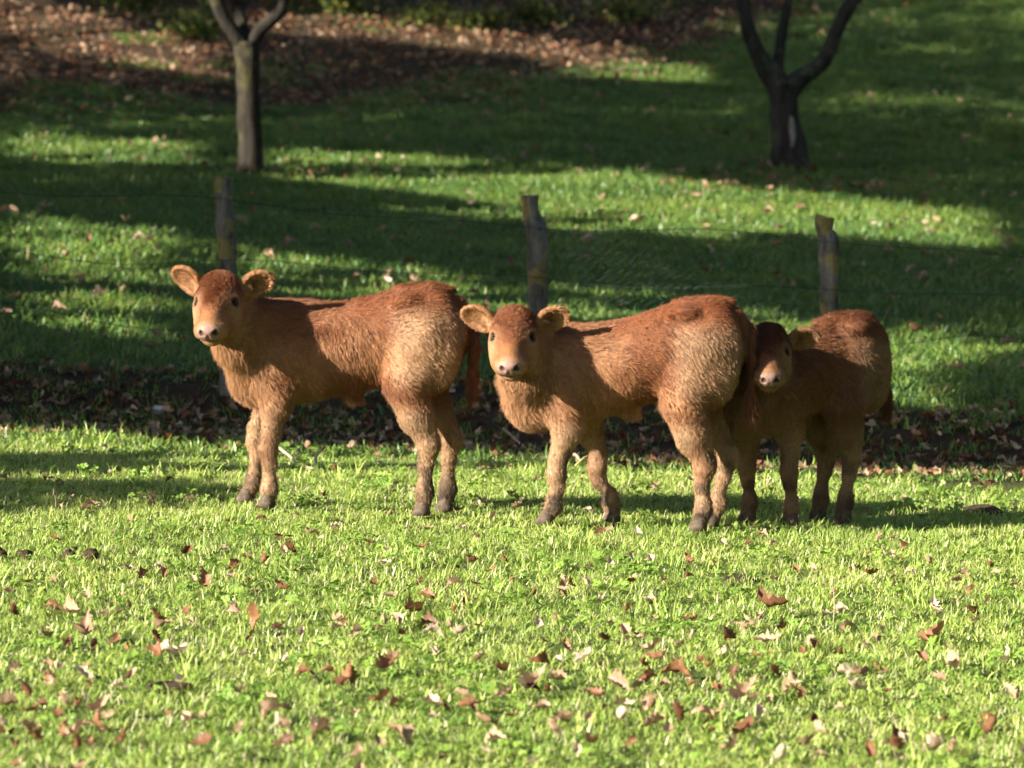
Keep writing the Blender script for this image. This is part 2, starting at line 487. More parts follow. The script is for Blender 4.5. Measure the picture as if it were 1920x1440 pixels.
t1 = view_tree('orchard_tree', 'slim straight tree with lichen on its fork, behind the left calf', b1,
    [(468, 352, 0, 0.133), (468, 325, 0, 0.116), (469, 285, 0, 0.101), (467, 200, 0, 0.096), (464, 110, 0, 0.105), (462, 78, 0, 0.103)],
    [[(462, 92, 0, 0.077), (440, 62, -.05, 0.065), (415, 25, -.1, 0.060), (400, -25, -.1, 0.052), (396, -90, -.1, 0.043)],
     [(462, 92, 0, 0.086), (452, 50, .1, 0.060), (446, 0, .2, 0.052), (444, -60, .2, 0.043)],
     [(464, 92, 0, 0.077), (488, 55, 0, 0.060), (520, 28, 0, 0.052), (534, -5, 0, 0.047), (550, -80, 0, 0.034)]], M_BARK, 21, 5, 2.2, 3500)
b2 = px_ground(1475, 318)
t2 = view_tree('orchard_tree', 'crooked dark tree with a forked trunk and pale scar, behind the right calf', b2,
    [(1478, 338, 0, .20), (1478, 312, 0, .165), (1474, 270, 0, .135), (1470, 220, 0, .128), (1468, 175, 0, .135), (1466, 158, 0, .13)],
    [[(1466, 172, 0, .12), (1445, 140, 0, .10), (1420, 100, -.05, .08), (1402, 50, -.1, .065), (1392, -10, -.1, .055), (1384, -80, 0, .045)],
     [(1466, 175, 0, .08), (1458, 130, .2, .06), (1465, 70, .3, .05), (1478, 0, .3, .042), (1484, -60, .3, .035)],
     [(1470, 178, 0, .11), (1500, 148, 0, .085), (1538, 122, 0, .075), (1556, 92, 0, .075), (1572, 50, 0, .07), (1596, 8, 0, .06), (1640, -40, 0, .05)]], M_BARK2, 22, 5, 2.4, 3500)
# spread root on its right side, pale scar on the bark
def rootlet():
    o = np.array([b2[0], b2[1], tz(b2[0], b2[1])])
    P = resample([(*(px_at(1490, 215, b2[1] - .02) - o), .03), (*(px_at(1500, 260, b2[1] - .05) - o), .055), (*(px_at(1506, 300, b2[1] - .08) - o), .07), (*(px_at(1518, 322, b2[1] - .1) - o), .05)], 12)
    V, F = tube(P[:, :3], P[:, 3], 10, .15, 9)
    obj('root_flare', mesh_data('root_flare', V, F, True, [M_BARK2]), t2)
    m, nt, N, L, b = new_mat('bare_wood')
    tc = node(nt, 'ShaderNodeTexCoord'); n1 = noise_node(nt, 30, 4, .6, tc.outputs['Object'])
    L.new(ramp(nt, n1.outputs['Fac'], [(.3, (.12, .10, .09)), (.7, (.36, .33, .31))]).outputs[0], b.inputs['Base Color']); b.inputs['Roughness'].default_value = .8
    S = resample([(*(px_at(1484, 218, b2[1] - .125) - o), .008), (*(px_at(1485, 232, b2[1] - .12) - o), .022), (*(px_at(1486, 250, b2[1] - .12) - o), .026), (*(px_at(1486, 276, b2[1] - .14) - o), .014)], 10)
    V, F = tube(S[:, :3], S[:, 3], 8, .2, 4)
    tag(obj('bark_scar', mesh_data('bark_scar', V, F, True, [m]), t2), 'pale bare wood where the bark is gone')
rootlet()

# ---- the trees outside the left edge of the view that throw the long shadows
rs = np.random.default_rng(33)
side = [(-7.6, 11.7, 7.2, 2.2), (-6.2, 13.1, 4.6, 1.7), (-6.6, 15.0, 4.2, 1.9), (-8.2, 17.2, 5.6, 2.5), (-6.9, 19.6, 5.2, 2.1), (-9.2, 21.6, 7.4, 3.0), (-7.9, 24.2, 6.8, 2.5), (-10.2, 26.6, 8.6, 3.2), (-8.6, 29.4, 7.6, 2.6),
        (-11.0, 31.8, 9.8, 3.4), (-9.4, 35.0, 9.0, 2.8), (-12.2, 38.0, 11.0, 3.6), (-9.9, 41.5, 10, 2.8), (-9.8, 45.0, 10, 2.8)]
words = ['nearest small', 'second nearest', 'third nearest', 'fourth nearest', 'fifth nearest', 'sixth nearest', 'seventh nearest', 'eighth nearest', 'ninth nearest', 'tenth nearest', 'eleventh nearest', 'twelfth nearest', 'thirteenth nearest', 'farthest']
for (x, y, h, r), w_ in zip(side, words):
    shade_tree('pasture_tree', f'{w_} leafy tree of the row left of the pasture, outside the view', x, y, h, r, rs, 9000, .20)
# ---- wood at the top of the hill, just above the picture
for i, (x, y, h, r) in enumerate([(-6.5, 50, 10, 3.2), (-1.5, 52.5, 11, 3.4), (3.4, 50, 10, 3.8), (8.6, 53, 11, 3.5), (-11.5, 47, 10, 3.2), (13, 50, 10, 3.3)]):
    rt = np.random.default_rng(50 + i); g = tz(x, y)
    root = empty('wood_tree', (x, y, g)); parts = []; tips = []
    tr = resample([(0, 0, -.2, .26), (.1, 0, h * .25, .2), (.0, .1, h * .55, .14), (.1, 0, h * .85, .06)], 12)
    parts.append(tube(tr[:, :3], tr[:, 3], 10, .12, i))
    for k in range(10):
        j = rt.integers(4, 12); a = rt.random() * 6.28
        grow_branches(tr[j, :3], (math.cos(a), math.sin(a), .4), h * .26, tr[j, 3] * .6, 2, rt, parts, tips)
    V, F = join(parts); obj('trunk', mesh_data('trunk', V, F, True, [M_BARK2]), root)
    u = unit(rt.normal(size=(9000, 3))) * (rt.random((9000, 1)) ** .4); P = np.array([0, 0, h * .62]) + u * np.array([r, r, h * .42])
    cl = vnoise(P + i * 3, .9, 71) + .5 * vnoise(P, 2.1, 72); P = P[cl > -.25]
    crown_obj(P, .26, rt, M_CROWN, root)
    tag(root, f"tree of the wood above the hillside, {['second', 'third', 'fourth', 'fifth', 'first', 'sixth'][i]} from the left", 'tree', 'trees of the wood above the hill')

# ---- unseen trees added right of and behind the camera to cut the skylight
for i, (x, y, h, r) in enumerate([(9.5, 5, 8, 3.4), (11, 12, 9, 3.6), (10.5, 19, 9, 3.4), (8.6, 27, 10, 4.0), (9.4, 36, 11, 4.4), (8, -9, 9, 3.8), (2.5, -13, 10, 4), (-3.5, -16, 10, 4), (13, -3, 9, 4)]):
    rt = np.random.default_rng(150 + i); g = tz(x, y)
    root = empty('sky_block_tree', (x, y, g)); parts = []; tips = []
    tr = resample([(0, 0, -.2, .24), (.1, 0, h * .25, .18), (.0, .1, h * .55, .13), (.1, 0, h * .85, .05)], 12)
    parts.append(tube(tr[:, :3], tr[:, 3], 10, .12, i))
    for k in range(9):
        j = rt.integers(3, 12); a = rt.random() * 6.28
        grow_branches(tr[j, :3], (math.cos(a), math.sin(a), .3), h * .28, tr[j, 3] * .6, 2, rt, parts, tips)
    V, F = join(parts); obj('trunk', mesh_data('trunk', V, F, True, [M_BARK2]), root)
    u = unit(rt.normal(size=(6500, 3))) * (rt.random((6500, 1)) ** .4); P = np.array([0, 0, h * .5]) + u * np.array([r, r, h * .47]); P = P[P[:, 2] > .15]
    cl = vnoise(P + i * 3, .9, 71) + .5 * vnoise(P, 2.1, 72); P = P[cl > -.35]
    crown_obj(P, .34, rt, M_CROWN, root)
    tag(root, f"bushy tree added outside the view to block skylight, {['nearest on the right', 'second on the right', 'third on the right', 'fourth on the right', 'farthest on the right', 'behind the camera on the right', 'straight behind the camera', 'behind the camera on the left', 'right of the camera'][i]}", 'tree', 'unseen trees added to block skylight')

# ---- low bushes and brambles at the wood's edge
def bush(px, py, w, h, n, seed, label, mat=M_BUSH):
    rng = np.random.default_rng(seed); n = n // 2; h = h * .75
    x, y, g = px_ground(px, py); root = empty('bramble_bush', (x, y, g)); parts = []; tips = []
    for k in range(9):
        a = rng.random() * 6.28
        grow_branches((rng.normal() * .02, rng.normal() * .02, -.05), (math.cos(a) * .6, math.sin(a) * .6, 1), h * .7, .012, 1, rng, parts, tips, .8, .05)
    V, F = join(parts); obj('stem', mesh_data('stem', V, F, True, [M_BARK]), root)
    tips = np.array(tips); P = tips[rng.integers(0, len(tips), n)] + rng.normal(size=(n, 3)) * np.array([w * .16, w * .16, h * .12]); P[:, 2] = np.abs(P[:, 2])
    V, F = leaf_cards(P, .085, rng); me = mesh_data('foliage', V, F, False, [mat])
    a = me.attributes.new('leaf_rand', 'FLOAT', 'POINT'); a.data.foreach_set('value', np.repeat(rng.random(n), 5).astype(np.float32))
    obj('foliage', me, root)
    tag(root, label, 'bush', 'brambles at the foot of the wood')
bush(250, 22, .9, .6, 900, 1, 'pale grey-green bramble at the top edge, left of the slim tree')
bush(385, 70, .7, .5, 700, 2, 'bramble just left of the slim tree fork')
bush(640, 30, .9, .5, 900, 3, 'yellowish bramble just right of the slim tree fork')
bush(800, 50, 1.0, .5, 1000, 4, 'yellow-green bramble at the top edge, above the gap between left and middle calf')
bush(900, 62, .8, .42, 800, 5, 'sunlit yellowish bramble above the middle fence post')
bush(1010, 50, .9, .5, 900, 6, 'dark bramble above the middle calf at the top edge')
bush(1180, 40, 1.0, .5, 900, 7, 'dark bramble left of the crooked tree')
bush(560, 8, 1.1, .7, 1100, 8, 'dark bramble on the leafy bank behind the slim tree')
# ================================================================== calves
# Each body is one continuous surface grown from a smooth signed field (torso loft, limbs, neck, head, ears, tail),
# then covered with a coat of hair strands.
class Field:
    def __init__(s, lo, hi, h):
        s.h = h; s.lo = np.array(lo, np.float32)
        s.n = np.ceil((np.array(hi) - np.array(lo)) / h).astype(int) + 1
        s.ax = [s.lo[k] + h * np.arange(s.n[k], dtype=np.float32) for k in range(3)]
        s.d = np.ones(s.n, np.float32)
    def _sl(s, lo, hi):
        a = np.clip(np.floor((np.array(lo) - s.lo) / s.h).astype(int), 0, s.n)
        b = np.clip(np.ceil((np.array(hi) - s.lo) / s.h).astype(int) + 1, 0, s.n)
        return tuple(slice(int(i), int(j)) for i, j in zip(a, b))
    def put(s, fn, lo, hi, k, sub=False):
        pad = k + 4 * s.h
        sl = s._sl(np.array(lo) - pad, np.array(hi) + pad)
        X = s.ax[0][sl[0]][:, None, None]; Y = s.ax[1][sl[1]][None, :, None]; Z = s.ax[2][sl[2]][None, None, :]
        v = fn(X, Y, Z).astype(np.float32); d = s.d[sl]
        if sub:
            v = -v
            t = np.clip(.5 - .5 * (d - v) / k, 0, 1); s.d[sl] = d * (1 - t) + v * t + k * t * (1 - t)
            return
        t = np.clip(.5 + .5 * (v - d) / k, 0, 1); s.d[sl] = v * (1 - t) + d * t - k * t * (1 - t)
    def cone(s, a, b, ra, rb, k=.03):
        a = np.array(a, float); b = np.array(b, float); ab = b - a; L = max(ab @ ab, 1e-9)
        def fn(X, Y, Z):
            px, py, pz = X - a[0], Y - a[1], Z - a[2]
            t = np.clip((px * ab[0] + py * ab[1] + pz * ab[2]) / L, 0, 1)
            return np.sqrt((px - ab[0] * t) ** 2 + (py - ab[1] * t) ** 2 + (pz - ab[2] * t) ** 2) - (ra + (rb - ra) * t)
        m = max(ra, rb)
        s.put(fn, np.minimum(a, b) - m, np.maximum(a, b) + m, k)
    def chain(s, pts, k=.03):
        for p, q in zip(pts[:-1], pts[1:]): s.cone(p[:3], q[:3], p[3], q[3], k)
    def ell(s, c, r, k=.03, M=None, sub=False):
        c = np.array(c, float); r = np.array(r, float); M = np.eye(3) if M is None else np.array(M, float)   # rows = axes
        def fn(X, Y, Z):
            px, py, pz = X - c[0], Y - c[1], Z - c[2]
            q = [(px * M[i, 0] + py * M[i, 1] + pz * M[i, 2]) for i in range(3)]
            k0 = np.sqrt(sum((q[i] / r[i]) ** 2 for i in range(3))); k1 = np.sqrt(sum((q[i] / r[i] ** 2) ** 2 for i in range(3)))
            return k0 * (k0 - 1) / np.maximum(k1, 1e-6)
        e = np.sqrt(((M * r[:, None]) ** 2).sum(0))
        s.put(fn, c - e, c + e, k, sub)
    def surface(s):
        d = s.d; sg = d < 0
        n = np.array(d.shape)
        cell = np.zeros(n - 1, np.int8)
        acc = np.zeros((*(n - 1), 3), np.float32); cnt = np.zeros(n - 1, np.float32)
        def crn(dx, dy, dz): return (slice(dx, n[0] - 1 + dx), slice(dy, n[1] - 1 + dy), slice(dz, n[2] - 1 + dz))
        for ax in range(3):
            o = [(0, 0), (1, 0), (0, 1), (1, 1)]
            for u, v in o:
                p = [u, v]; p.insert(ax, 0); q = list(p); q[ax] = 1
                a = d[crn(*p)]; b = d[crn(*q)]
                m = (a < 0) != (b < 0)
                idx = np.nonzero(m)
                t = a[idx] / (a[idx] - b[idx])
                for k in range(3):
                    acc[idx[0], idx[1], idx[2], k] += (t if k == ax else p[k])
                cnt[idx] += 1
        act = cnt > 0
        vid = -np.ones(n - 1, np.int32); I = np.nonzero(act); vid[I] = np.arange(len(I[0]))
        V = np.stack(I, 1) + acc[I] / cnt[I][:, None]
        V = V * s.h + s.lo
        Q = []
        for ax in range(3):
            a = sg[tuple(slice(0, n[k] - 1 if k == ax else n[k]) for k in range(3))]
            b = sg[tuple(slice(1, n[k]) if k == ax else slice(0, n[k]) for k in range(3))]
            J = np.stack(np.nonzero(a != b), 1)
            o1, o2 = (ax + 1) % 3, (ax + 2) % 3
            J = J[(J[:, o1] > 0) & (J[:, o2] > 0) & (J[:, o1] < n[o1] - 1) & (J[:, o2] < n[o2] - 1)]
            inside = a[J[:, 0], J[:, 1], J[:, 2]]
            def g(e1, e2):
                K = J.copy(); K[:, o1] -= e1; K[:, o2] -= e2
                return vid[K[:, 0], K[:, 1], K[:, 2]]
            q = np.stack([g(1, 1), g(0, 1), g(0, 0), g(1, 0)], 1)
            q[~inside] = q[~inside][:, ::-1]
            Q.append(q)
        return V, np.concatenate(Q)

def vert_normals(V, Q):
    n = np.cross(V[Q[:, 2]] - V[Q[:, 0]], V[Q[:, 3]] - V[Q[:, 1]])
    N = np.zeros_like(V)
    for k in range(4): np.add.at(N, Q[:, k], n)
    return unit(N)
def relax(V, Q, it=3, lam=.5):
    for _ in range(it):
        S = np.zeros_like(V); C = np.zeros(len(V))
        for k in range(4):
            np.add.at(S, Q[:, k], V[Q[:, (k + 1) % 4]]); np.add.at(C, Q[:, k], 1)
            np.add.at(S, Q[:, k], V[Q[:, (k - 1) % 4]]); np.add.at(C, Q[:, k], 1)
        V = V + lam * (S / C[:, None] - V)
    return V

# ---- materials
def coat_material():
    m, nt, N, L, b = new_mat('calf_hair')
    a = node(nt, 'ShaderNodeAttribute', attribute_name='coat_col')
    L.new(a.outputs['Color'], b.inputs['Base Color'])
    b.inputs['Roughness'].default_value = 0.55
    b.inputs['Specular IOR Level'].default_value = 0.35
    add_translucent(nt, b, a.outputs['Color'], 0.12)
    return m
def hide_material():
    m, nt, N, L, b = new_mat('calf_hide')
    a = node(nt, 'ShaderNodeAttribute', attribute_name='hide_col')
    tc = node(nt, 'ShaderNodeTexCoord')
    n1 = noise_node(nt, 90, 4, .6, tc.outputs['Object'])
    c = mixc(nt, 0.45, a.outputs['Color'], ramp(nt, n1.outputs['Fac'], [(.3, (.35, .35, .35)), (.7, (1.35, 1.3, 1.25))]).outputs[0], 'MULTIPLY')
    L.new(c, b.inputs['Base Color'])
    b.inputs['Roughness'].default_value = 0.6; b.inputs['Specular IOR Level'].default_value = 0.2
    bump(nt, b, n1.outputs['Fac'], .5, .006)
    return m
def simple_mat(name, col, rough=.5, spec=.5, nscale=40, var=.35):
    m, nt, N, L, b = new_mat(name)
    tc = node(nt, 'ShaderNodeTexCoord')
    n1 = noise_node(nt, nscale, 4, .6, tc.outputs['Object'])
    lo = tuple(c * (1 - var) for c in col); hi = tuple(min(1, c * (1 + var)) for c in col)
    L.new(ramp(nt, n1.outputs['Fac'], [(.3, lo), (.7, hi)]).outputs[0], b.inputs['Base Color'])
    b.inputs['Roughness'].default_value = rough; b.inputs['Specular IOR Level'].default_value = spec
    bump(nt, b, n1.outputs['Fac'], .3, .004)
    return m
M_HAIR = coat_material(); M_HIDE = hide_material()
M_EYE = simple_mat('eye_dark', (.008, .006, .005), .22, .12, 20, .2)
M_HOOF = simple_mat('hoof_horn', (.085, .062, .045), .85, .2, 60, .5)

C_FLANK = np.array([.305, .142, .065]); C_BACK = np.array([.150, .045, .0135]); C_PALE = np.array([.40, .258, .146])
C_CHEST = np.array([.37, .195, .090]); C_FACE = np.array([.285, .125, .050]); C_CURL = np.array([.170, .052, .018])
C_MUD = np.array([.065, .044, .028]); C_NOSE = np.array([.26, .155, .130]); C_DARK = np.array([.03, .018, .014])

def sstep(a, b, x):
    t = np.clip((x - a) / (b - a), 0, 1); return t * t * (3 - 2 * t)

def make_calf(name, label, x, y, heading, size, legs, eye_mid, face_yaw, face_pitch=35., roll=0., drop=0., seed=1, hairs=165000, tail_side=0., shade_tone=1.0,
              ear_l=(.35, .1), ear_r=(.35, .1), belly=0.):
    """heading: world angle of the forward axis; legs: dict of joint chains in calf metres; eye_mid: world offset (dx,dy) and height z
    of the point between the eyes; face_yaw: world angle (deg) the face points to (-90 = straight at the camera)."""
    g0 = tz(x, y)
    root = empty(name, (x, y, g0), heading)
    ch, sh = math.cos(heading), math.sin(heading)
    def w2l(v): return np.array([ch * v[0] + sh * v[1], -sh * v[0] + ch * v[1], v[2]])
    rng = np.random.default_rng(seed)
    h = 0.0055
    F = Field((-.62, -.34, -.06), (.76, .46, 1.06), h)
    s = size
    # torso loft: x, top, bottom, half width
    T = np.array([(-.43, .73, .64, .03), (-.412, .772, .585, .075), (-.38, .81, .53, .11), (-.325, .838, .475, .132), (-.25, .848, .46, .142), (-.18, .845, .465, .145),
                  (-.08, .828, .45, .146), (.02, .806, .425, .152), (.12, .798, .405, .152), (.20, .803, .395, .146), (.28, .806, .40, .132),
                  (.36, .785, .425, .112), (.42, .735, .47, .085), (.455, .68, .53, .045), (.47, .63, .58, .015)])
    T = T.copy(); T[:, 3] *= .89; T[:, 2] += .028 + .012 * np.exp(-((T[:, 0] + .06) / .12) ** 2); T[:, 2] -= belly * np.exp(-((T[:, 0] + .0) / .2) ** 2)
    dr = drop * np.clip((T[:, 0] + .15) / .5, 0, 1.2)
    T[:, 1] -= dr; T[:, 2] -= dr * .9
    T = T * s
    xs = np.linspace(T[0, 0], T[-1, 0], 200)
    top, bot, wid = (_sm(np.interp(xs, T[:, 0], T[:, k]), 13) for k in (1, 2, 3))
    def torso(X, Y, Z):
        xc = np.clip(X, xs[0], xs[-1])
        t_, b_, w_ = np.interp(xc, xs, top), np.interp(xc, xs, bot), np.interp(xc, xs, wid)
        c = (t_ + b_) / 2 - .01; hh = (t_ - b_) / 2
        zn = (Z - c) / hh
        w2 = w_ * (1 - .20 * np.clip(zn, 0, 1) ** 1.5 - .10 * np.clip(-zn, 0, 1) ** 2)
        r = (np.abs(Y / w2) ** 2.2 + np.abs(zn) ** 2.2) ** (1 / 2.2)
        return np.maximum((r - 1) * np.minimum(w_, hh) * .9, 0) + np.minimum((r - 1) * np.minimum(w_, hh), 0) + np.abs(X - xc)
    F.put(torso, (T[0, 0], -.17 * s, .3 * s), (T[-1, 0], .17 * s, .9 * s), .02)
    dz_front = -drop * .8
    # hips, ribs, shoulders
    for sd in (-1, 1):
        F.ell(np.array([-.27, sd * .066, .70]) * s, np.array([.125, .055, .14]) * s, .04)
        F.ell(np.array([-.20, sd * .105, .805]) * s, np.array([.04, .03, .02]) * s, .05)          # hook bone
        F.ell(np.array([-.325, sd * .07, .64]) * s, np.array([.075, .055, .15]) * s, .04)
        F.ell(np.array([-.295, sd * .074, .575]) * s, np.array([.068, .042, .12]) * s, .06)
        F.ell(np.array([.26, sd * .095, .60 + dz_front]) * s, np.array([.09, .055, .16]) * s, .05)
    F.ell(np.array([-.27, 0, .838]) * s, np.array([.11, .04, .014]) * s, .04)
    # legs
    hooves = []
    for key, pts in legs.items():
        front = key[0] == 'f'
        pts = [np.array(p, float) for p in pts]
        for p in pts: p[:3] *= s
        ft = pts[-1]; wx = x + ch * ft[0] - sh * ft[1]; wy = y + sh * ft[0] + ch * ft[1]
        dg = tz(wx, wy) - g0
        for p in pts: p[2] += dg * (1 - sstep(.0, .5, p[2]))
        k = .022
        for i, (p, q) in enumerate(zip(pts[:-1], pts[1:])):
            F.cone(p[:3], q[:3], p[3] * s, q[3] * s, .045 if i == 0 else k)
        toe = pts[-1]; pre = pts[-2]
        d = toe[:3] - pre[:3]; fw = np.array([1.0, 0, 0]); fw = unit(np.array([max(d[0], 0) * 2 + .06, d[1], 0]))
        hooves.append((toe[:3].copy(), fw, front))
        kn = pts[3 if front else 3]
    # neck and brisket
    el = w2l(np.array([eye_mid[0], eye_mid[1], eye_mid[2] - 0.0]))
    fy = R(face_yaw) - heading; fp = R(face_pitch)
    Fd = np.array([math.cos(fp) * math.cos(fy), math.cos(fp) * math.sin(fy), -math.sin(fp)])
    Sd = np.array([-math.sin(fy), math.cos(fy), 0.0])                    # head's own left
    Ud = np.cross(Fd, Sd); 
    cr, sr = math.cos(R(roll)), math.sin(R(roll))
    Sd, Ud = Sd * cr + Ud * sr, Ud * cr - Sd * sr
    HM = np.stack([Fd, Ud, Sd])
    hz = 1.07 * s
    HO = el - hz * (.105 * Fd - .035 * Ud)
    def hp(f, u, sd): return HO + hz * (f * Fd + u * Ud + sd * Sd)
    nb = np.array([.25, 0, .645 + dz_front]) * s
    pollb = hp(.035, -.075, 0)
    mid = nb * .45 + pollb * .55 + np.array([.015, 0, -.015])
    F.chain([(*nb, .128 * s), (*mid, .086 * s), (*pollb, .074 * s)], .06)
    thr = hp(.10, -.10, 0)
    F.chain([(*(np.array([.33, 0, .56 + dz_front]) * s), .125 * s), (*(np.array([.33, 0, .56 + dz_front]) * s * .4 + thr * .6 + np.array([0, 0, -.03])), .070 * s), (*thr, .05 * s)], .05)
    F.ell(np.array([.37, 0, .545 + dz_front]) * s, np.array([.095, .092, .135]) * s, .05)
    F.ell(np.array([.34, 0, .495 + dz_front]) * s, np.array([.082, .058, .062]) * s, .05)
    # navel tuft
    F.cone(np.array([.0, 0, .43]) * s, np.array([-.035, 0, .415 - belly]) * s, .030 * s, .008 * s, .045)
    # tail
    tl = [np.array(p) for p in [(-.39, 0, .785, .027), (-.437, .01, .735, .022), (-.446, .015 + tail_side * .3, .62, .0155), (-.444, .015 + tail_side * .7, .52, .0135), (-.44, .015 + tail_side, .43, .011)]]
    F.chain([(*(p[:3] * s), p[3] * s) for p in tl], .02)
    # head
    def hell(c, r, k=.02, sub=False, M=None): F.ell(hp(*c), np.array(r) * hz, k, HM if M is None else M, sub)
    hell((.055, -.050, 0), (.082, .068, .076), .03)
    hell((.098, -.052, 0), (.068, .050, .080), .03)
    F.cone(hp(.08, -.030, 0), hp(.230, -.034, 0), .052 * hz, .037 * hz, .03)
    F.cone(hp(.06, -.105, 0), hp(.220, -.072, 0), .050 * hz, .034 * hz, .03)
    for sd in (-1, 1):
        hell((.104, -.092, sd * .046), (.085, .046, .034), .025)
        hell((.090, -.016, sd * .055), (.022, .012, .018), .012)           # brow ridge
        hell((.218, -.050, sd * .033), (.037, .032, .027), .015)           # upper lip
    hell((.236, -.042, 0), (.032, .036, .050), .015)
    hell((.258, -.030, 0), (.018, .024, .038), .008)                        # nose pad
    hell((.218, -.086, 0), (.036, .022, .036), .012)                        # chin
    hell((.255, -.069, 0), (.022, .0042, .030), .006, True)                 # mouth line
    hell((.276, -.046, 0), (.008, .016, .0035), .006, True)                 # cleft below the nose
    for sd in (-1, 1):
        a = unit(.86 * HM[0] * 0 + HM[1] * .75 + HM[2] * sd * .66); c_ = np.cross(HM[0], a)
        F.ell(hp(.272, -.027, sd * .0245), np.array([.016, .0125, .0075]) * hz, .005, np.stack([HM[0], a, c_]), True)   # nostril
        hell((.106, -.020, sd * .0665), (.014, .010, .011), .006, True)      # eye socket
    hell((.01, -.012, 0), (.045, .035, .055), .03)                          # poll
    # ears: spoon-shaped shells opening towards the face side
    ears = []
    for sd, (up, fwd) in ((1, ear_l), (-1, ear_r)):
        base = hp(.012, -.052, sd * .070)
        ax = unit(Sd * sd * 1.0 + np.array([0, 0, 1.]) * up - Fd * (.12))
        nrm = unit(Fd * (1 - fwd * .3) + Sd * sd * fwd + np.array([0, 0, .1])); nrm = unit(nrm - ax * (nrm @ ax)); wd = np.cross(nrm, ax)
        c = base + ax * .062 * hz
        M = np.stack([ax, wd, nrm])
        F.cone(base, base + ax * .03 * hz, .021 * hz, .019 * hz, .02)
        F2 = Field(c - .12, c + .12, h)
        F2.ell(c, np.array([.062, .043, .019]) * hz, .004, M)
        F2.ell(c + nrm * .013 * hz + ax * .003 * hz, np.array([.053, .034, .0175]) * hz, .006, M, True)
        i0 = np.round((F2.lo - F.lo) / h).astype(int)
        def efn(X, Y, Z, c=c, M=M, nrm=nrm, ax=ax):
            def el_(cc, r):
                px, py, pz = X - cc[0], Y - cc[1], Z - cc[2]
                q = [(px * M[i, 0] + py * M[i, 1] + pz * M[i, 2]) for i in range(3)]
                q[2] = q[2] + 3.0 * q[1] ** 2 - 1.2 * (q[0]) ** 2                 # curl the rim forward
                k0 = np.sqrt(sum((q[i] / r[i]) ** 2 for i in range(3))); k1 = np.sqrt(sum((q[i] / r[i] ** 2) ** 2 for i in range(3)))
                return k0 * (k0 - 1) / np.maximum(k1, 1e-6)
            return np.maximum(el_(c, np.array([.066, .050, .020]) * hz), -el_(c + nrm * .014 * hz + ax * .004 * hz, np.array([.056, .040, .0185]) * hz))
        F.put(efn, c - .09, c + .09, .008)
        ears.append((c, M))
    V, Q = F.surface()
    V = V.astype(float)
    V = relax(V, Q, 3, .5)
    N = vert_normals(V, Q)
    # fleshy unevenness, skin folds on the flank
    lp = (V - HO) / hz
    hf, hu, hs = lp @ Fd, lp @ Ud, lp @ Sd
    in_head = sstep(.02, -.02, np.maximum(np.maximum(-.03 - hf, hf - .30), np.maximum(np.abs(hs) - .105, np.maximum(hu - .04, -.16 - hu))))
    edist = [np.linalg.norm((V - c) @ M.T / (np.array([.074, .057, .033]) * hz), axis=1) for c, M in ears]
    in_ear = np.maximum(*[sstep(1.15, .9, e) for e in edist]) * sstep(.06, .085, np.abs(hs))
    zz = V[:, 2] / s
    bump_w = (1 - in_head) * (1 - in_ear) * sstep(.2, .5, zz)
    V = V + N * (bump_w * (.007 * vnoise(V, 7, seed) + .004 * vnoise(V, 16, seed + 1)))[:, None]
    N = vert_normals(V, Q)
    # ---- regions -> hair length, direction, colour
    xx, yy = V[:, 0] / s, V[:, 1] / s
    nz1, nz2, nz3 = vnoise(V, 5, seed + 2), vnoise(V, 13, seed + 3), vnoise(V, 30, seed + 4)
    torso_w = sstep(.36, .48, zz) * (1 - in_head)
    chest_w = sstep(.24, .36, xx) * torso_w * sstep(.78, .66, zz)
    back_w = sstep(.62, .84, zz + .06 * nz1 + .02 * nz2) * (1 - in_head) * (1 - in_ear)
    leg_w = sstep(.46, .34, zz)
    tail_w = sstep(-.424, -.434, xx) * (1 - leg_w * .0)
    col = C_FLANK * (1 + .20 * nz1 + .20 * nz2 + .16 * nz3)[:, None]
    col = col + (C_BACK - col) * (back_w * .9)[:, None]
    red = np.maximum(sstep(.0, .55, vnoise(V, 4.0, seed + 9)), .8 * sstep(.2, .7, vnoise(V, 11.0, seed + 10))) * .72 * (1 - leg_w)
    col = col + (C_BACK * 1.1 - col) * red[:, None]
    col = col + (C_CHEST - col) * (chest_w * .75)[:, None]
    col = col + (C_PALE * (1 + .1 * nz2)[:, None] - col) * (leg_w * .72)[:, None]
    rump = sstep(-.12, -.22, xx) * sstep(.42, .55, zz) * sstep(.80, .70, zz) * sstep(.04, .08, np.abs(yy)) * .55
    col = col + (C_PALE * (1 + .15 * nz2)[:, None] - col) * rump[:, None]
    brown_leg = sstep(.1, .6, vnoise(V, 9, seed + 12)) * sstep(.50, .36, zz) * sstep(.12, .22, zz) * .45
    col = col + (C_BACK * 1.1 - col) * brown_leg[:, None]
    mud = sstep(.19, .02, zz + .07 * nz2 + .05 * nz3) * .62 + sstep(.15, .6, vnoise(V, 17, seed + 15)) * sstep(.44, .25, zz) * .6
    mud = np.clip(mud, 0, .92)
    col = col + (C_MUD * (1 + .5 * nz3)[:, None] - col) * mud[:, None]
    col = col + (C_BACK * .8 - col) * (tail_w * .8)[:, None]
    face = C_FACE * (1 + .1 * nz2)[:, None]
    curl_w = in_head * sstep(.215, .085, hf + 1.5 * np.maximum(np.abs(hs + .006 * nz3) - .020, 0) + .012 * nz3) * sstep(-.06, -.025, hu) * (1 - in_ear)
    face = face + (C_BACK * 1.35 - face) * (sstep(-.045, -.01, hu) * sstep(.24, .14, hf) * .55)[:, None]
    face = face + (C_CURL - face) * (curl_w * .85)[:, None]
    face = face + (C_PALE - face) * (np.exp(-((hf - .125) / .04) ** 2 - ((np.abs(hs) - .068) / .025) ** 2) * .5 + sstep(.225, .245, hf) * .35)[:, None]
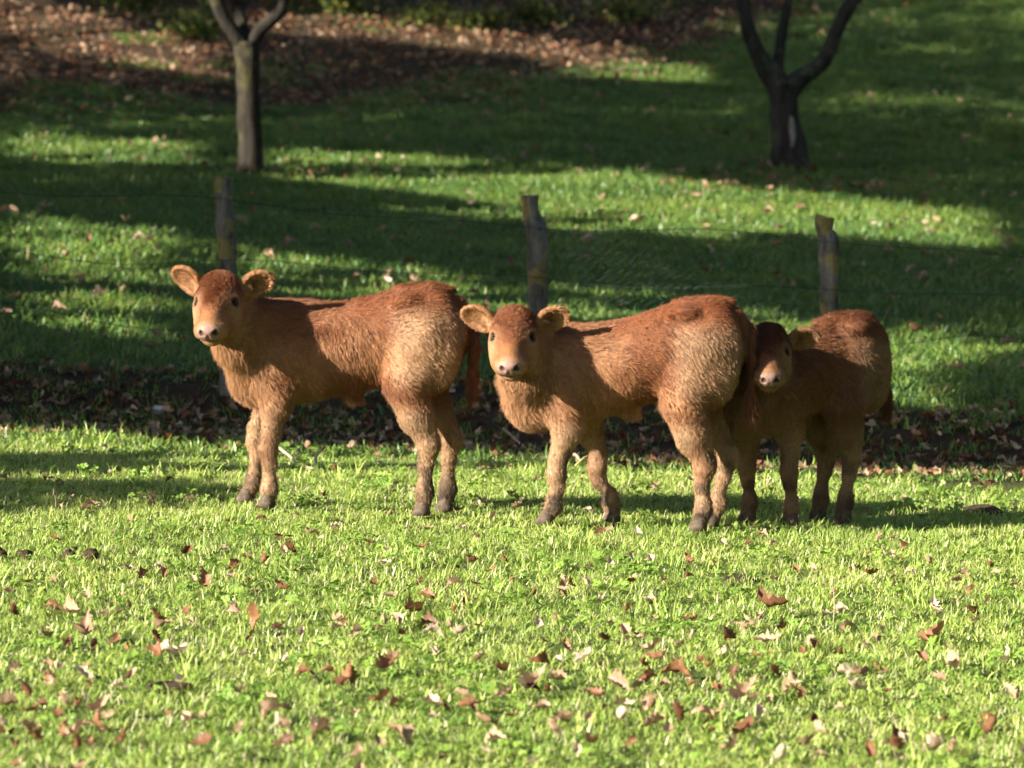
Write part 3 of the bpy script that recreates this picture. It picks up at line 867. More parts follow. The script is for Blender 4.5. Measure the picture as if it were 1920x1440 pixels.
    col = col + (face - col) * in_head[:, None]
    ear_c = C_FACE * .9
    col = col + (ear_c - col) * in_ear[:, None]
    for c, M in ears:                                                        # inside of the ear: pale hair, dark hollow
        q = (V - c) @ M.T / hz
        ins = (N @ M[2] > .2) * in_ear * (np.linalg.norm(q, axis=1) < .075)
        col = col + (C_CHEST - col) * (ins * .7)[:, None]
        dk = ins * np.exp(-((q[:, 0] + .012) / .022) ** 2 - ((q[:, 1] - .004) / .018) ** 2)
        col = col + (C_CURL * .5 - col) * (dk * .8)[:, None]
    nose_w = in_head * sstep(.248, .258, hf) * sstep(-.062, -.052, hu) * sstep(.046, .036, np.abs(hs))
    lip_w = in_head * sstep(.235, .25, hf) * sstep(.008, .003, np.abs(hu + .069))
    nost = np.zeros(len(V)); eyer = np.ones(len(V))
    for sd in (-1, 1):
        pn = hp(.268, -.027, sd * .0245); nost = np.maximum(nost, sstep(.0135 * hz, .009 * hz, np.linalg.norm(V - pn, axis=1)))
        pe = hp(.106, -.022, sd * .066); eyer = np.minimum(eyer, np.linalg.norm(V - pe, axis=1) / s)
    hide = col * .8
    hide = hide + (C_NOSE * (1 + .12 * nz3)[:, None] - hide) * nose_w[:, None]
    hide = hide + (np.array([.10, .06, .05]) - hide) * (lip_w * .9)[:, None]
    hide = hide + (C_DARK - hide) * (nost * .95)[:, None]
    hide = hide + (np.array([.05, .028, .018]) - hide) * (in_head * sstep(.024, .018, eyer))[:, None]
    bald = np.clip(nose_w + nost + lip_w + in_head * sstep(.022, .017, eyer), 0, 1)
    body_me = mesh_data('calf_body', V, Q, True, [M_HIDE])
    color_attr(body_me, 'hide_col', np.clip(hide * shade_tone, 0, 1))
    body = obj('body', body_me, root)
    # ---- eyes, hooves
    for sd in (-1, 1):
        ev, ef = sphere_mesh(14, 10)
        pe = hp(.107, -.0265, sd * .0615)
        ev = ev * (np.array([.0108, .0100, .0105]) * hz)
        eo = obj('eye', mesh_data('eye', pe + ev @ HM, ef, True, [M_EYE]), root)
    for p, fw, front in hooves:
        hv, hf_ = hoof_mesh()
        sdv = np.cross([0, 0, 1.0], fw)
        hv = p + (hv[:, 0:1] * fw + hv[:, 1:2] * sdv) * s + np.stack([0 * hv[:, 0], 0 * hv[:, 0], hv[:, 2] * s - p[2] + (p[2] - .02 * s)], 1)
        obj('hoof', mesh_data('hoof', hv, hf_, True, [M_HOOF]), root)
    # ---- coat
    E1 = V[Q[:, 1]] - V[Q[:, 0]]; E2 = V[Q[:, 3]] - V[Q[:, 0]]
    area = np.linalg.norm(np.cross(E1, E2), axis=1)
    dens = 1 + 1.3 * in_head + .4 * in_ear + .25 * leg_w + .5 * curl_w
    dens = dens * (1 - bald) * (zz > .012)
    w = area * dens[Q].mean(1); w /= w.sum()
    fi = rng.choice(len(Q), hairs, p=w)
    u, v = rng.random(hairs), rng.random(hairs)
    W4 = np.stack([(1 - u) * (1 - v), u * (1 - v), u * v, (1 - u) * v], 1)
    qi = Q[fi]
    def at(A): return (A[qi] * (W4[..., None] if A.ndim == 2 else W4)).sum(1)
    P = at(V); n = unit(at(N)); cc = at(col)
    ih, ie, cw, lw, chw, bw, tw, bd = at(in_head), at(in_ear), at(curl_w), at(leg_w), at(chest_w), at(back_w), at(tail_w), at(bald)
    z_, x_ = P[:, 2] / s, P[:, 0] / s
    # flow
    D = np.tile(np.array([-.62, 0, -.78]), (hairs, 1))
    D = D + (np.array([-1., 0, -.15]) - D) * bw[:, None]
    D = D + (np.array([-.12, 0, -1.]) - D) * np.maximum(lw, chw)[:, None]
    D = D + (np.array([.05, 0, -1.]) - D) * (tw * .9)[:, None]
    hd = -Fd[None] * .8 + (P - hp(.1, -.06, 0)) / .1 * .45
    hd = hd + (rng.normal(size=(hairs, 3)) * .5 + np.array([0, 0, -.3]) - Fd * -.3 - hd) * (cw * .7)[:, None]
    D = D + (hd - D) * ih[:, None]
    for c, M in ears:
        q = (P - c) @ M.T / s
        sel = (ie > .3) * (np.linalg.norm(q, axis=1) < .09)
        e = M[0][None] * .6 + (q / .05) @ M * .6
        D = np.where(sel[:, None] > 0, e, D)
    cf = np.stack([vnoise(P, 6, seed + 20 + k) for k in range(3)], 1) * .75 + np.stack([vnoise(P, 19, seed + 30 + k) for k in range(3)], 1) * .42
    curlamp = (1 - .8 * ih * (1 - cw)) * (1 - .55 * lw) * (1 - .6 * ie)
    D = D + cf * curlamp[:, None]
    Tn = unit(D - n * (D * n).sum(1, keepdims=True))
    Ln = .0160 + .006 * vnoise(P, 7, seed + 40)
    Ln = Ln + (.025 - Ln) * chw * .9
    Ln = Ln + (.0105 - Ln) * lw
    Ln = Ln + (.0065 - Ln) * ih * (1 - cw)
    Ln = Ln + (.014 - Ln) * cw
    Ln = Ln + (.008 - Ln) * ie
    Ln = Ln + (.018 - Ln) * tw
    Ln = np.where((tw > .3) & (z_ < .52), .045, Ln)
    # muzzle shorter
    hfp = ((P - HO) / hz) @ Fd
    Ln = np.where((ih > .5) & (hfp > .19), .0045, Ln)
    Ln = Ln * (.7 + .6 * rng.random(hairs)) * s * (1 - .7 * bd)
    lift = np.clip(.20 + .10 * vnoise(P, 7, seed + 50) + .09 * rng.normal(size=hairs) + .35 * cw + .2 * chw, .06, 1.1)
    lift = np.where(ie > .4, .35, lift)
    fly = (rng.random(hairs) < .08) & (ih < .5); lift = np.where(fly, np.clip(lift + .5, 0, 1.2), lift); Ln = np.where(fly, Ln * 1.25, Ln)
    # clumps
    nc = hairs // 11
    ci = rng.choice(hairs, nc, replace=False)
    kd = kdtree.KDTree(nc)
    for i, p in enumerate(P[ci]): kd.insert(p, i)
    kd.balance()
    near = np.array([kd.find(p)[1] for p in P])
    cl = ci[near]
    def tip(r, T_, n_, L_, lf): return r + T_ * (L_ * np.cos(lf))[:, None] + n_ * (L_ * np.sin(lf))[:, None]
    tips = tip(P, Tn, n, Ln, lift)
    ctip = tips[cl]
    camt = np.where(ih > .5, .12, .42) * (1 - .4 * lw); camt = np.where(cw > .3, .5, camt)
    near_ok = np.linalg.norm(P - P[cl], axis=1) < .03
    camt = camt * near_ok
    K = 5
    ts = np.linspace(0, 1, K)
    pts = np.zeros((hairs, K, 3), np.float32)
    wav = rng.normal(size=(hairs, 3)) * (Ln * .10)[:, None]
    for k, t in enumerate(ts):
        base = P + n * (np.sin(lift) * Ln * (1.5 * t - .5 * t * t))[:, None] + Tn * (np.cos(lift) * Ln * (.6 * t + .4 * t * t))[:, None]
        base = base + (ctip - tips) * (camt * t ** 1.4)[:, None] + wav * (t * t)
        base = base - np.array([0, 0, 1.]) * (Ln * .12 * t * t)[:, None]
        pts[:, k] = base - n * (.0015 * (1 - t))
    cd = bpy.data.hair_curves.new('coat')
    cd.add_curves([K] * hairs)
    cd.attributes['position'].data.foreach_set('vector', pts.reshape(-1, 3).ravel())
    rad = (np.array([1, .95, .8, .55, .12])[None] * (.00050 * (.7 + .6 * rng.random((hairs, 1))))).astype(np.float32) * s
    ra = cd.attributes.get('radius') or cd.attributes.new('radius', 'FLOAT', 'POINT')
    ra.data.foreach_set('value', rad.ravel())
    hc = np.clip(cc * (1 + .22 * rng.normal(size=(hairs, 1))) * shade_tone * (1 + .20 * (rng.random((nc, 1))[near] - .5) * 2), .004, .95)
    ca = cd.attributes.new('coat_col', 'FLOAT_COLOR', 'CURVE')
    ca.data.foreach_set('color', np.concatenate([hc, np.ones((hairs, 1))], 1).astype(np.float32).ravel())
    cd.materials.append(M_HAIR)
    coat = bpy.data.objects.new('coat', cd); COL.objects.link(coat); coat.parent = root
    tag(root, label, 'calf', 'three young brown calves on the meadow')
    return root

def sphere_mesh(nu, nv):
    V = [(0, 0, 1.0)]; F = []
    for i in range(1, nv):
        a = math.pi * i / nv
        for j in range(nu):
            b = 2 * math.pi * j / nu; V.append((math.sin(a) * math.cos(b), math.sin(a) * math.sin(b), math.cos(a)))
    V.append((0, 0, -1.0))
    for j in range(nu): F.append((0, 1 + j, 1 + (j + 1) % nu))
    for i in range(nv - 2):
        for j in range(nu):
            a = 1 + i * nu; F.append((a + j, a + nu + j, a + nu + (j + 1) % nu, a + (j + 1) % nu))
    a = 1 + (nv - 2) * nu
    for j in range(nu): F.append((len(V) - 1, a + (j + 1) % nu, a + j))
    return np.array(V), F

def hoof_mesh():
    """cloven hoof, two claws side by side: x forward, z from 0 at the ground"""
    V = []; F = []
    for sd in (-1, 1):
        rings = [(0.0, .040, .030, .018), (.018, .034, .029, .0175), (.036, .022, .026, .016), (.052, .012, .022, .013)]
        b0 = len(V); nseg = 10
        for z, xf, xb, w in rings:
            for j in range(nseg):
                a = 2 * math.pi * j / nseg
                cx, cy = math.cos(a), math.sin(a)
                px = cx * (xf if cx > 0 else xb) ; py = cy * w + sd * .0165
                if cx > .6: py = py * .8 + sd * .003
                V.append((px, py, z))
        for r in range(len(rings) - 1):
            for j in range(nseg):
                a = b0 + r * nseg; F.append((a + j, a + (j + 1) % nseg, a + nseg + (j + 1) % nseg, a + nseg + j))
        F.append(tuple(b0 + j for j in range(nseg))[::-1]); t0 = b0 + (len(rings) - 1) * nseg
        F.append(tuple(t0 + j for j in range(nseg)))
    return np.array(V), F

def leg_f(sx, side, elbow, knee, fet, foot):
    yl = side * .088
    return [(sx, side * .085, .56, .080), (elbow[0], yl * 1.05, elbow[1], .053), (knee[0], yl, knee[1] + .055, .030), (knee[0] + .005, yl, knee[1], .0315), (knee[0], yl, knee[1] - .05, .0225),
            (fet[0], yl, fet[1] + .03, .0205), (fet[0], yl, fet[1], .0265), (foot[0], yl, .035, .025)]
def leg_h(side, hip, stifle, hock, fet, foot):
    yl = side * .085
    return [(hip[0], side * .062, hip[1], .094), (stifle[0] - .01, side * .088, stifle[1], .080), ((stifle[0] + hock[0]) / 2 - .002, yl * 1.03, (stifle[1] + hock[1]) / 2, .062), (hock[0] - .004, yl, hock[1] + .022, .036), (hock[0], yl, hock[1], .034),
            (hock[0] + .010, yl, hock[1] - .055, .0245), (fet[0], yl, fet[1] + .03, .0225), (fet[0], yl, fet[1], .0285), (foot[0], yl, .035, .0265)]

CALF_X0 = [660, 1180, 1513]
# left calf: faces left, hind end a little nearer, head turned to the camera
make_calf('calf', 'tallest calf, leftmost of the three, standing broadside with its head turned to the camera', (662 - 960) / FPX * 13.85, 13.85, math.pi - R(3), 1.0,
          {'fl': leg_f(.27, 1, (.28, .40), (.305, .235), (.305, .085), (.315, 0)),
           'fr': leg_f(.30, -1, (.33, .40), (.372, .25), (.385, .09), (.415, 0)),
           'hl': leg_h(1, (-.26, .69), (-.195, .49), (-.285, .255), (-.272, .095), (-.262, 0)),
           'hr': leg_h(-1, (-.27, .69), (-.235, .49), (-.358, .26), (-.345, .095), (-.335, 0))},
          (-.49, -.25, .792), -97, 35, 0, 0.0, 1, tail_side=-.01, ear_l=(.45, .25), ear_r=(.75, .3))
# middle calf: front legs apart, head lower
make_calf('calf', 'middle calf with its front legs apart and round curly forehead, facing the camera', (1182 - 960) / FPX * 13.7, 13.7, math.pi - R(3), 1.0,
          {'fl': leg_f(.22, 1, (.225, .37), (.262, .20), (.275, .08), (.305, 0)),
           'fr': leg_f(.22, -1, (.16, .37), (.118, .215), (.072, .085), (.065, 0)),
           'hl': leg_h(1, (-.26, .68), (-.19, .47), (-.275, .235), (-.272, .09), (-.255, 0)),
           'hr': leg_h(-1, (-.28, .68), (-.24, .47), (-.355, .25), (-.325, .095), (-.30, 0))},
          (-.432, -.22, .712), -95, 35, 0, 0.055, 2, tail_side=.0, ear_l=(.35, .2), ear_r=(.42, .2), belly=.0)
# right calf: three-quarter front view, in the middle calf's shadow
h3 = math.pi + R(38)
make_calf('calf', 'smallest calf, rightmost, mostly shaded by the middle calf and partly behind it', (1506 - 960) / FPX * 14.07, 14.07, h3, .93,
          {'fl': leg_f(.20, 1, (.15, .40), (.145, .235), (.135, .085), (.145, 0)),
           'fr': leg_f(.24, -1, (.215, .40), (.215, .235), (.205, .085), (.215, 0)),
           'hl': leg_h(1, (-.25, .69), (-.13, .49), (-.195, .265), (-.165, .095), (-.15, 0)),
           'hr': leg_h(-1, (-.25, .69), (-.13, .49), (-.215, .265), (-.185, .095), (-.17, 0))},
          (-.15, -.33, .672), -92, 35, 0, 0.05, 3, tail_side=.02, shade_tone=.72, ear_l=(.12, .2), ear_r=(.2, .2))  # whole coat darkened to deepen the shadow it stands in
# ================================================================== wire fence along the bank
FY = 17.8
fence = empty('wire_fence', (0, FY, tz(0, FY)))
fo = np.array([0, FY, tz(0, FY)])
def post(rows, seed, label):
    """rows: photo x-left, x-right, y at successive heights -> an irregular round post standing at the fence line"""
    pts = []; rad = []
    for xl, xr, y in rows:
        p = px_at((xl + xr) / 2, y, FY); pts.append(p - fo); rad.append((xr - xl) / 2 / FPX * FY)
    pts = np.array(pts); rad = np.array(rad)
    q = resample(np.concatenate([pts, rad[:, None]], 1), 34)
    V, F = tube(q[:, :3], q[:, 3], 16, .17, seed)
    ctr = np.repeat(q[:, :3], 16, 0); r = V - ctr                       # drying cracks running down the wood
    ang = np.arctan2(r[:, 1], r[:, 0]); groove = np.zeros(len(V))
    for a0 in (-1.75, -.95, 2.4): groove += np.exp(-((np.mod(ang - a0 + math.pi, 2 * math.pi) - math.pi) / .22) ** 2)
    V = ctr + r * (1 - .22 * groove)[:, None]
    n = len(q); top = V[(n - 1) * 16:]
    o = obj('post', mesh_data('post', V, F, True, [M_POST]), fence)
    o['label'] = label
    return pts
base_y = lambda px: project(np.array([[(px - 960) / FPX * FY, FY, tz((px - 960) / FPX * FY, FY) - .15]]))[1][0]
P1 = [(410, 448, base_y(425)), (410, 446, 600), (407, 444, 500), (405, 442, 440), (403, 438, 390), (401, 437, 350), (400, 438, 336), (402, 436, 333)]
P2 = [(992, 1030, base_y(1010)), (992, 1028, 640), (990, 1027, 560), (988, 1028, 500), (987, 1029, 460), (984, 1026, 425), (980, 1014, 404), (976, 1010, 385), (975, 1011, 369), (978, 1008, 366)]
P3 = [(1540, 1574, base_y(1556)), (1540, 1572, 640), (1538, 1572, 560), (1536, 1574, 500), (1534, 1574, 462), (1533, 1570, 447), (1531, 1560, 437), (1527, 1561, 420), (1525, 1563, 408), (1528, 1561, 405)]
post(P1, 5, 'weathered post with yellow lichen and a flat top, behind the left calf')
post(P2, 6, 'cracked post with a notched head, behind the middle calf')
post(P3, 7, 'crooked post narrowing under a wide flat head, behind the right calf')
def extra(px, seed):
    y0 = base_y(px); t = 335 + (px - 420) * .0646
    post([(px - 18, px + 18, y0), (px - 19, px + 18, 600), (px - 18, px + 19, 480), (px - 17, px + 18, t + 40), (px - 17, px + 17, t + 3), (px - 14, px + 14, t)], seed, 'post of the fence outside the picture')
extra(-150, 8); extra(2120, 9)
m, nt, N, L, b = new_mat('dark_wire')
tc = node(nt, 'ShaderNodeTexCoord'); n1 = noise_node(nt, 25, 3, .6, tc.outputs['Object'])
L.new(ramp(nt, n1.outputs['Fac'], [(.35, (.018, .030, .022)), (.7, (.045, .055, .045))]).outputs[0], b.inputs['Base Color']); b.inputs['Roughness'].default_value = .6; b.inputs['Metallic'].default_value = .2
M_WIRE = m
def strand(pts, r, seg=4):
    return tube(pts, np.full(len(pts), r), seg)
FX = [(px - 960) / FPX * FY for px in (-150, 425, 1010, 1556, 2120)]
def topz(x):
    px = 960 + FPX * x / FY; return px_at(px, 372 + (px - 420) * .0646, FY)[2]
def botz(x): return tz(x, FY) + .02
# horizontal strands
for k, fr in enumerate((.03, .34, .66, .97)):
    xs_ = np.linspace(FX[0], FX[-1], 90); pts = []
    for x in xs_:
        sag = .018 * math.sin(x * 2.3 + k * 1.7) + .012 * math.sin(x * 5.1 + k)
        if k == 1: sag += .05 * math.exp(-((x - 2.15) / .28) ** 2)
        pts.append((x, FY - .055 + .006 * math.sin(x * 3), botz(x) + (topz(x) - botz(x)) * fr + sag))
    V, F = strand(np.array(pts) - fo, .0016); obj('strand', mesh_data('strand', V, F, True, [M_WIRE]), fence)
# chain-link netting, one panel per bay
def netting(x0, x1):
    parts = []; d = .046; n = int((x1 - x0) / d); k = 0
    rng = np.random.default_rng(int(x0 * 100) % 1000)
    for i in range(n):
        xa = x0 + (i + .5) * d; z0, z1 = botz(xa), topz(xa); rows = int((z1 - z0) / (d * .5)); pts = []
        for j in range(rows + 1):
            z = z0 + (z1 - z0) * j / rows
            xx = xa + (d * .5 if j % 2 else -d * .5) + .010 * math.sin(z * 5 + x0)
            zz = z + .012 * math.sin(xa * 4 + z * 2)
            pts.append((xx, FY - .05 + (.002 if j % 2 else -.002) + .012 * math.sin(xa * 3.1 + z * 4), zz))
        pts = np.array(pts)
        # sharp zigzag: split into straight pieces joined at the crossings
        parts.append(strand(pts - fo, .0017, 3))
    V, F = join(parts)
    obj('netting', mesh_data('netting', V, F, False, [M_WIRE]), fence)
for a, b_ in zip(FX[:-1], FX[1:]): netting(a, b_)
tag(fence, 'low chain-link fence on rough wooden posts along the bank behind the calves', 'fence')
# ================================================================== grass and fallen leaves
def instancer(name, P, rot, scl, idx, variants, mat_label, kind='stuff'):
    """one object scattering mesh variants on its own points"""
    coll = bpy.data.collections.new(name + '_variants')
    for i, me in enumerate(variants):
        o = bpy.data.objects.new(f'{name}_variant_{i:02d}', me); coll.objects.link(o)
    me = bpy.data.meshes.new(name); me.vertices.add(len(P)); me.vertices.foreach_set('co', np.asarray(P, np.float32).ravel())
    a = me.attributes.new('rot', 'FLOAT_VECTOR', 'POINT'); a.data.foreach_set('vector', np.asarray(rot, np.float32).ravel())
    a = me.attributes.new('scl', 'FLOAT', 'POINT'); a.data.foreach_set('value', np.asarray(scl, np.float32))
    a = me.attributes.new('idx', 'INT', 'POINT'); a.data.foreach_set('value', np.asarray(idx, np.int32))
    ng = bpy.data.node_groups.new(name + '_scatter', 'GeometryNodeTree')
    ng.interface.new_socket('Geometry', in_out='INPUT', socket_type='NodeSocketGeometry'); ng.interface.new_socket('Geometry', in_out='OUTPUT', socket_type='NodeSocketGeometry')
    gi = ng.nodes.new('NodeGroupInput'); go = ng.nodes.new('NodeGroupOutput'); ip = ng.nodes.new('GeometryNodeInstanceOnPoints'); ci = ng.nodes.new('GeometryNodeCollectionInfo')
    ci.inputs['Collection'].default_value = coll; ci.inputs['Separate Children'].default_value = True; ci.inputs['Reset Children'].default_value = True
    ip.inputs['Pick Instance'].default_value = True
    def na(nm, t):
        n = ng.nodes.new('GeometryNodeInputNamedAttribute'); n.data_type = t; n.inputs['Name'].default_value = nm
        return [q for q in n.outputs if q.enabled and q.name == 'Attribute'][0]
    L_ = ng.links
    L_.new(gi.outputs[0], ip.inputs['Points']); L_.new(ci.outputs[0], ip.inputs['Instance'])
    L_.new(na('idx', 'INT'), ip.inputs['Instance Index']); L_.new(na('rot', 'FLOAT_VECTOR'), ip.inputs['Rotation']); L_.new(na('scl', 'FLOAT'), ip.inputs['Scale'])
    L_.new(ip.outputs[0], go.inputs[0])
    o = obj(name, me); md = o.modifiers.new('scatter', 'NODES'); md.node_group = ng
    return tag(o, mat_label, None, None, kind)

def grass_mat(name, dark, mid, pale, dry):
    m, nt, N, L, b = new_mat(name)
    at = node(nt, 'ShaderNodeAttribute', attribute_name='blade'); geo = node(nt, 'ShaderNodeNewGeometry'); oi = node(nt, 'ShaderNodeObjectInfo')
    sep = node(nt, 'ShaderNodeSeparateColor'); L.new(at.outputs['Color'], sep.inputs[0])
    n1 = noise_node(nt, .9, 4, .6, geo.outputs['Position']); n2 = noise_node(nt, 5.0, 3, .6, geo.outputs['Position'])
    f = math_n(nt, 'ADD', math_n(nt, 'MULTIPLY', sep.outputs[0], .55), math_n(nt, 'ADD', math_n(nt, 'MULTIPLY', n1.outputs['Fac'], .6), math_n(nt, 'MULTIPLY', n2.outputs['Fac'], .35)))
    f = math_n(nt, 'ADD', f, math_n(nt, 'MULTIPLY', oi.outputs['Random'], .15))
    c = ramp(nt, math_n(nt, 'MULTIPLY', f, .66), [(.25, dark), (.48, mid), (.72, pale)]).outputs[0]
    c = mixc(nt, math_n(nt, 'MULTIPLY', sep.outputs[1], .35), c, pale)               # tips are yellower
    d = math_n(nt, 'GREATER_THAN', sep.outputs[2], .5)
    c = mixc(nt, d, c, dry)
    L.new(c, b.inputs['Base Color']); b.inputs['Roughness'].default_value = .42; b.inputs['Specular IOR Level'].default_value = .45
    add_translucent(nt, b, c, .38)
    return m
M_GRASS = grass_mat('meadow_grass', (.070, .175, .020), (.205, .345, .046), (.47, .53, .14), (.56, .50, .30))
M_HILLGRASS = grass_mat('hill_grass', (.011, .070, .032), (.050, .155, .038), (.25, .33, .055), (.28, .22, .11))  # hillside shade put into the colour: darker, bluer green than the meadow

def blades(n, rad, hlo, hhi, wid, rng, lean=.55, dry=.07, flat=.2):
    V = []; F = []; A = []
    for i in range(n):
        a = rng.random() * 6.283; r = rad * math.sqrt(rng.random()); base = np.array([math.cos(a) * r, math.sin(a) * r, -.006])
        h = hlo + (hhi - hlo) * rng.random() ** 1.3; w = wid * (.6 + .8 * rng.random()); da = rng.random() * 6.283
        dr = np.array([math.cos(da), math.sin(da), 0]); ln = lean * (.3 + 1.2 * rng.random()); fa = da + 1.57 + rng.normal() * .6
        sd = np.array([math.cos(fa), math.sin(fa), 0]) * w * .5
        if rng.random() < flat: ln *= 2.2
        k = len(V)
        for t in (0, .4, .75):
            c = base + np.array([0, 0, h * (t - .28 * ln * t * t)]) + dr * h * ln * t * t
            ww = (1 - .15 * t) if t < .7 else .68
            V += [c - sd * ww, c + sd * ww]
        V.append(base + np.array([0, 0, h * max(.12, 1 - .34 * ln)]) + dr * h * ln)
        F += [(k, k + 1, k + 3, k + 2), (k + 2, k + 3, k + 5, k + 4), (k + 4, k + 5, k + 6)]
        dv = 1.0 if rng.random() < dry else 0.0; rv = rng.random()
        A += [(rv, t, dv) for t in (0, 0, .4, .4, .75, .75, 1)]
    return np.array(V), F, np.array(A)
def round_leaves(n, rad, rng, size=.016, h=.045):
    """clover and other broad-leaved herbs: small round leaves on short stalks, tilted to the light"""
    V = []; F = []; A = []
    for i in range(n):
        a = rng.random() * 6.283; r = rad * math.sqrt(rng.random()); hh = h * (.4 + .8 * rng.random())
        c = np.array([math.cos(a) * r, math.sin(a) * r, hh]); nrm = unit(np.array([rng.normal() * .45, rng.normal() * .45, 1]))
        u = unit(np.cross(nrm, [.3, .9, .1])); v = np.cross(nrm, u); rv = rng.random() * .5
        for q in range(3):
            b0 = q * 2.094 + a; cc = c + (u * math.cos(b0) + v * math.sin(b0)) * size * .62
            k = len(V); V.append(cc + nrm * .001)
            for j in range(6):
                b = j * 1.047; V.append(cc + (u * math.cos(b) + v * math.sin(b)) * size * .55 * (.9 + .2 * rng.random()) - nrm * .0015 + nrm * .002 * math.cos(b * 2))
            F += [(k, k + 1 + j, k + 1 + (j + 1) % 6) for j in range(6)]
            A += [(rv, .2, 0)] * 7
        k = len(V); V += [c, c + u * .0012, np.array([c[0] * .8, c[1] * .8, -.005])]; F.append((k, k + 1, k + 2)); A += [(rv, .1, 0)] * 3
    return np.array(V), F, np.array(A)
def clump_mesh(name, parts, mat):
    V = []; F = []; A = []; k = 0
    for v, f, a in parts:
        V.append(v); F += [tuple(i + k for i in q) for q in f]; A.append(a); k += len(v)
    me = mesh_data(name, np.concatenate(V), F, True, [mat]); color_attr(me, 'blade', np.concatenate(A)); return me

rg = np.random.default_rng(77)
def patch_blades(side, n, hlo, hhi, wid, rng, lean=.55, dry=.11, flat=.25, tuft=0.45):
    """n blades spread over a square of turf, partly gathered into tufts"""
    k = max(4, n // 14); cx = (rng.random((k, 2)) - .5) * side; ch = .6 + .8 * rng.random(k)
    own = rng.integers(0, k, n); B = np.where((rng.random(n) < .75)[:, None], cx[own] + rng.normal(size=(n, 2)) * side * .035, (rng.random((n, 2)) - .5) * side)
    h = (hlo + (hhi - hlo) * rng.random(n) ** 1.3) * (1 + tuft * (ch[own] - 1) * 2)
    w = wid * (.6 + .8 * rng.random(n)); da = rng.random(n) * 6.283; ln = lean * (.3 + 1.2 * rng.random(n)) * np.where(rng.random(n) < flat, 2.2, 1)
    dr = np.stack([np.cos(da), np.sin(da), 0 * da], 1); fa = da + 1.57 + rng.normal(size=n) * .6; sd = np.stack([np.cos(fa), np.sin(fa), 0 * fa], 1) * (w * .5)[:, None]
    base = np.concatenate([B, np.full((n, 1), -.012)], 1); up = np.array([0, 0, 1.]); rows = []
    for t, ww in ((0, 1.), (.4, .95), (.75, .68)):
        c = base + up * (h * (t - .28 * ln * t * t))[:, None] + dr * (h * ln * t * t)[:, None]; rows += [c - sd * ww, c + sd * ww]
    rows.append(base + up * (h * np.maximum(.12, 1 - .34 * ln))[:, None] + dr * (h * ln)[:, None])
    V = np.stack(rows, 1).reshape(-1, 3); K = (np.arange(n) * 7)[:, None]
    F = np.concatenate([K + np.array([[0, 1, 3]]), K + np.array([[0, 3, 2]]), K + np.array([[2, 3, 5]]), K + np.array([[2, 5, 4]]), K + np.array([[4, 5, 6]])])
    rv = (.6 * rng.random(n) + .4 * rng.random(k)[own]); dv = (rng.random(n) < dry).astype(float)
    A = np.stack([np.repeat(rv[:, None], 7, 1), np.tile(np.array([0, 0, .4, .4, .75, .75, 1.]), (n, 1)), np.repeat(dv[:, None], 7, 1)], 2).reshape(-1, 3)
    me = mesh_data('turf_patch', V, F, True, [wid_mat[0]]); color_attr(me, 'blade', A); return me
def laid(x, y, yaw):
    """rotations that lay a patch on the slope"""
    e = .12; nx = -(terrain(x + e, y) - terrain(x - e, y)) / (2 * e); ny = -(terrain(x, y + e) - terrain(x, y - e)) / (2 * e)
    n = unit(np.stack([nx, ny, np.ones_like(nx)], 1)); a = np.stack([np.cos(yaw), np.sin(yaw), 0 * yaw], 1); a = unit(a - n * (a * n).sum(1, keepdims=True)); b_ = np.cross(n, a)
    return np.stack([np.arctan2(b_[:, 2], n[:, 2]), -np.arcsin(np.clip(a[:, 2], -1, 1)), np.arctan2(a[:, 1], a[:, 0])], 1)
def patch_grid(y0, y1, step, margin, rng):
    ys = np.arange(y0, y1, step); X = []; Y = []
    for q in ys:
        w = .142 * q + margin; xs_ = np.arange(-w, w, step) + rng.random() * step; X.append(xs_); Y.append(np.full(len(xs_), q))
    x = np.concatenate(X); y = np.concatenate(Y); return x + rng.normal(size=len(x)) * step * .12, y + rng.normal(size=len(x)) * step * .12
wid_mat = [M_GRASS]
turf = [patch_blades(.40, 1500, .014, .044, .0037, rg) for i in range(8)]
x, y = patch_grid(3.5, 16.35, .33, 3.6, rg); k = litter_amount(x, y + .12) < .3; x, y = x[k], y[k]
instancer('meadow_grass', np.stack([x, y, terrain(x, y)], 1), laid(x, y, rg.random(len(x)) * 6.283), .9 + .25 * rg.random(len(x)), rg.integers(0, 8, len(x)), turf, 'short sunlit meadow grass around the calves')
herb = [clump_mesh('clover_tuft', [blades(10, .08, .02, .05, .004, rg), round_leaves(9, .075, rg, .013, .036)], M_GRASS) for i in range(3)] + [clump_mesh('tall_tuft', [blades(26, .05, .04, .105, .0050, rg, .6, .03)], M_GRASS) for i in range(3)]
lx, rx = (lambda y: -(.142 * y + 3.4)), (lambda y: .142 * y + 3.4)
def scatter(x0f, x1f, y0, y1, dens, rng):
    """even random points over the trapezoid the view covers (with margins)"""
    wmax = max(x1f(y1) - x0f(y1), x1f(y0) - x0f(y0)); n = int(dens * wmax * (y1 - y0))
    y = y0 + (y1 - y0) * rng.random(n); u = rng.random(n) * wmax - wmax / 2
    k = (u > x0f(y)) & (u < x1f(y)); return u[k], y[k]
x, y = scatter(lx, rx, 7.6, 17.0, 26, rg); n1_ = vnoise(np.stack([x, y, 0 * x], 1), 1.6, 82)
tall = rg.random(len(x)) < .22 + .45 * sstep0(.1, .6, n1_)
k = (rg.random(len(x)) > litter_amount(x, y) * 1.1) & (rg.random(len(x)) < .75 + .5 * n1_); x, y, tall = x[k], y[k], tall[k]
near_calf = (np.abs(y - 13.75) < .55) & (rg.random(len(x)) < .6); x, y, tall = x[~near_calf], y[~near_calf], tall[~near_calf]
rot = np.stack([rg.normal(size=len(x)) * .12, rg.normal(size=len(x)) * .12, rg.random(len(x)) * 6.283], 1)
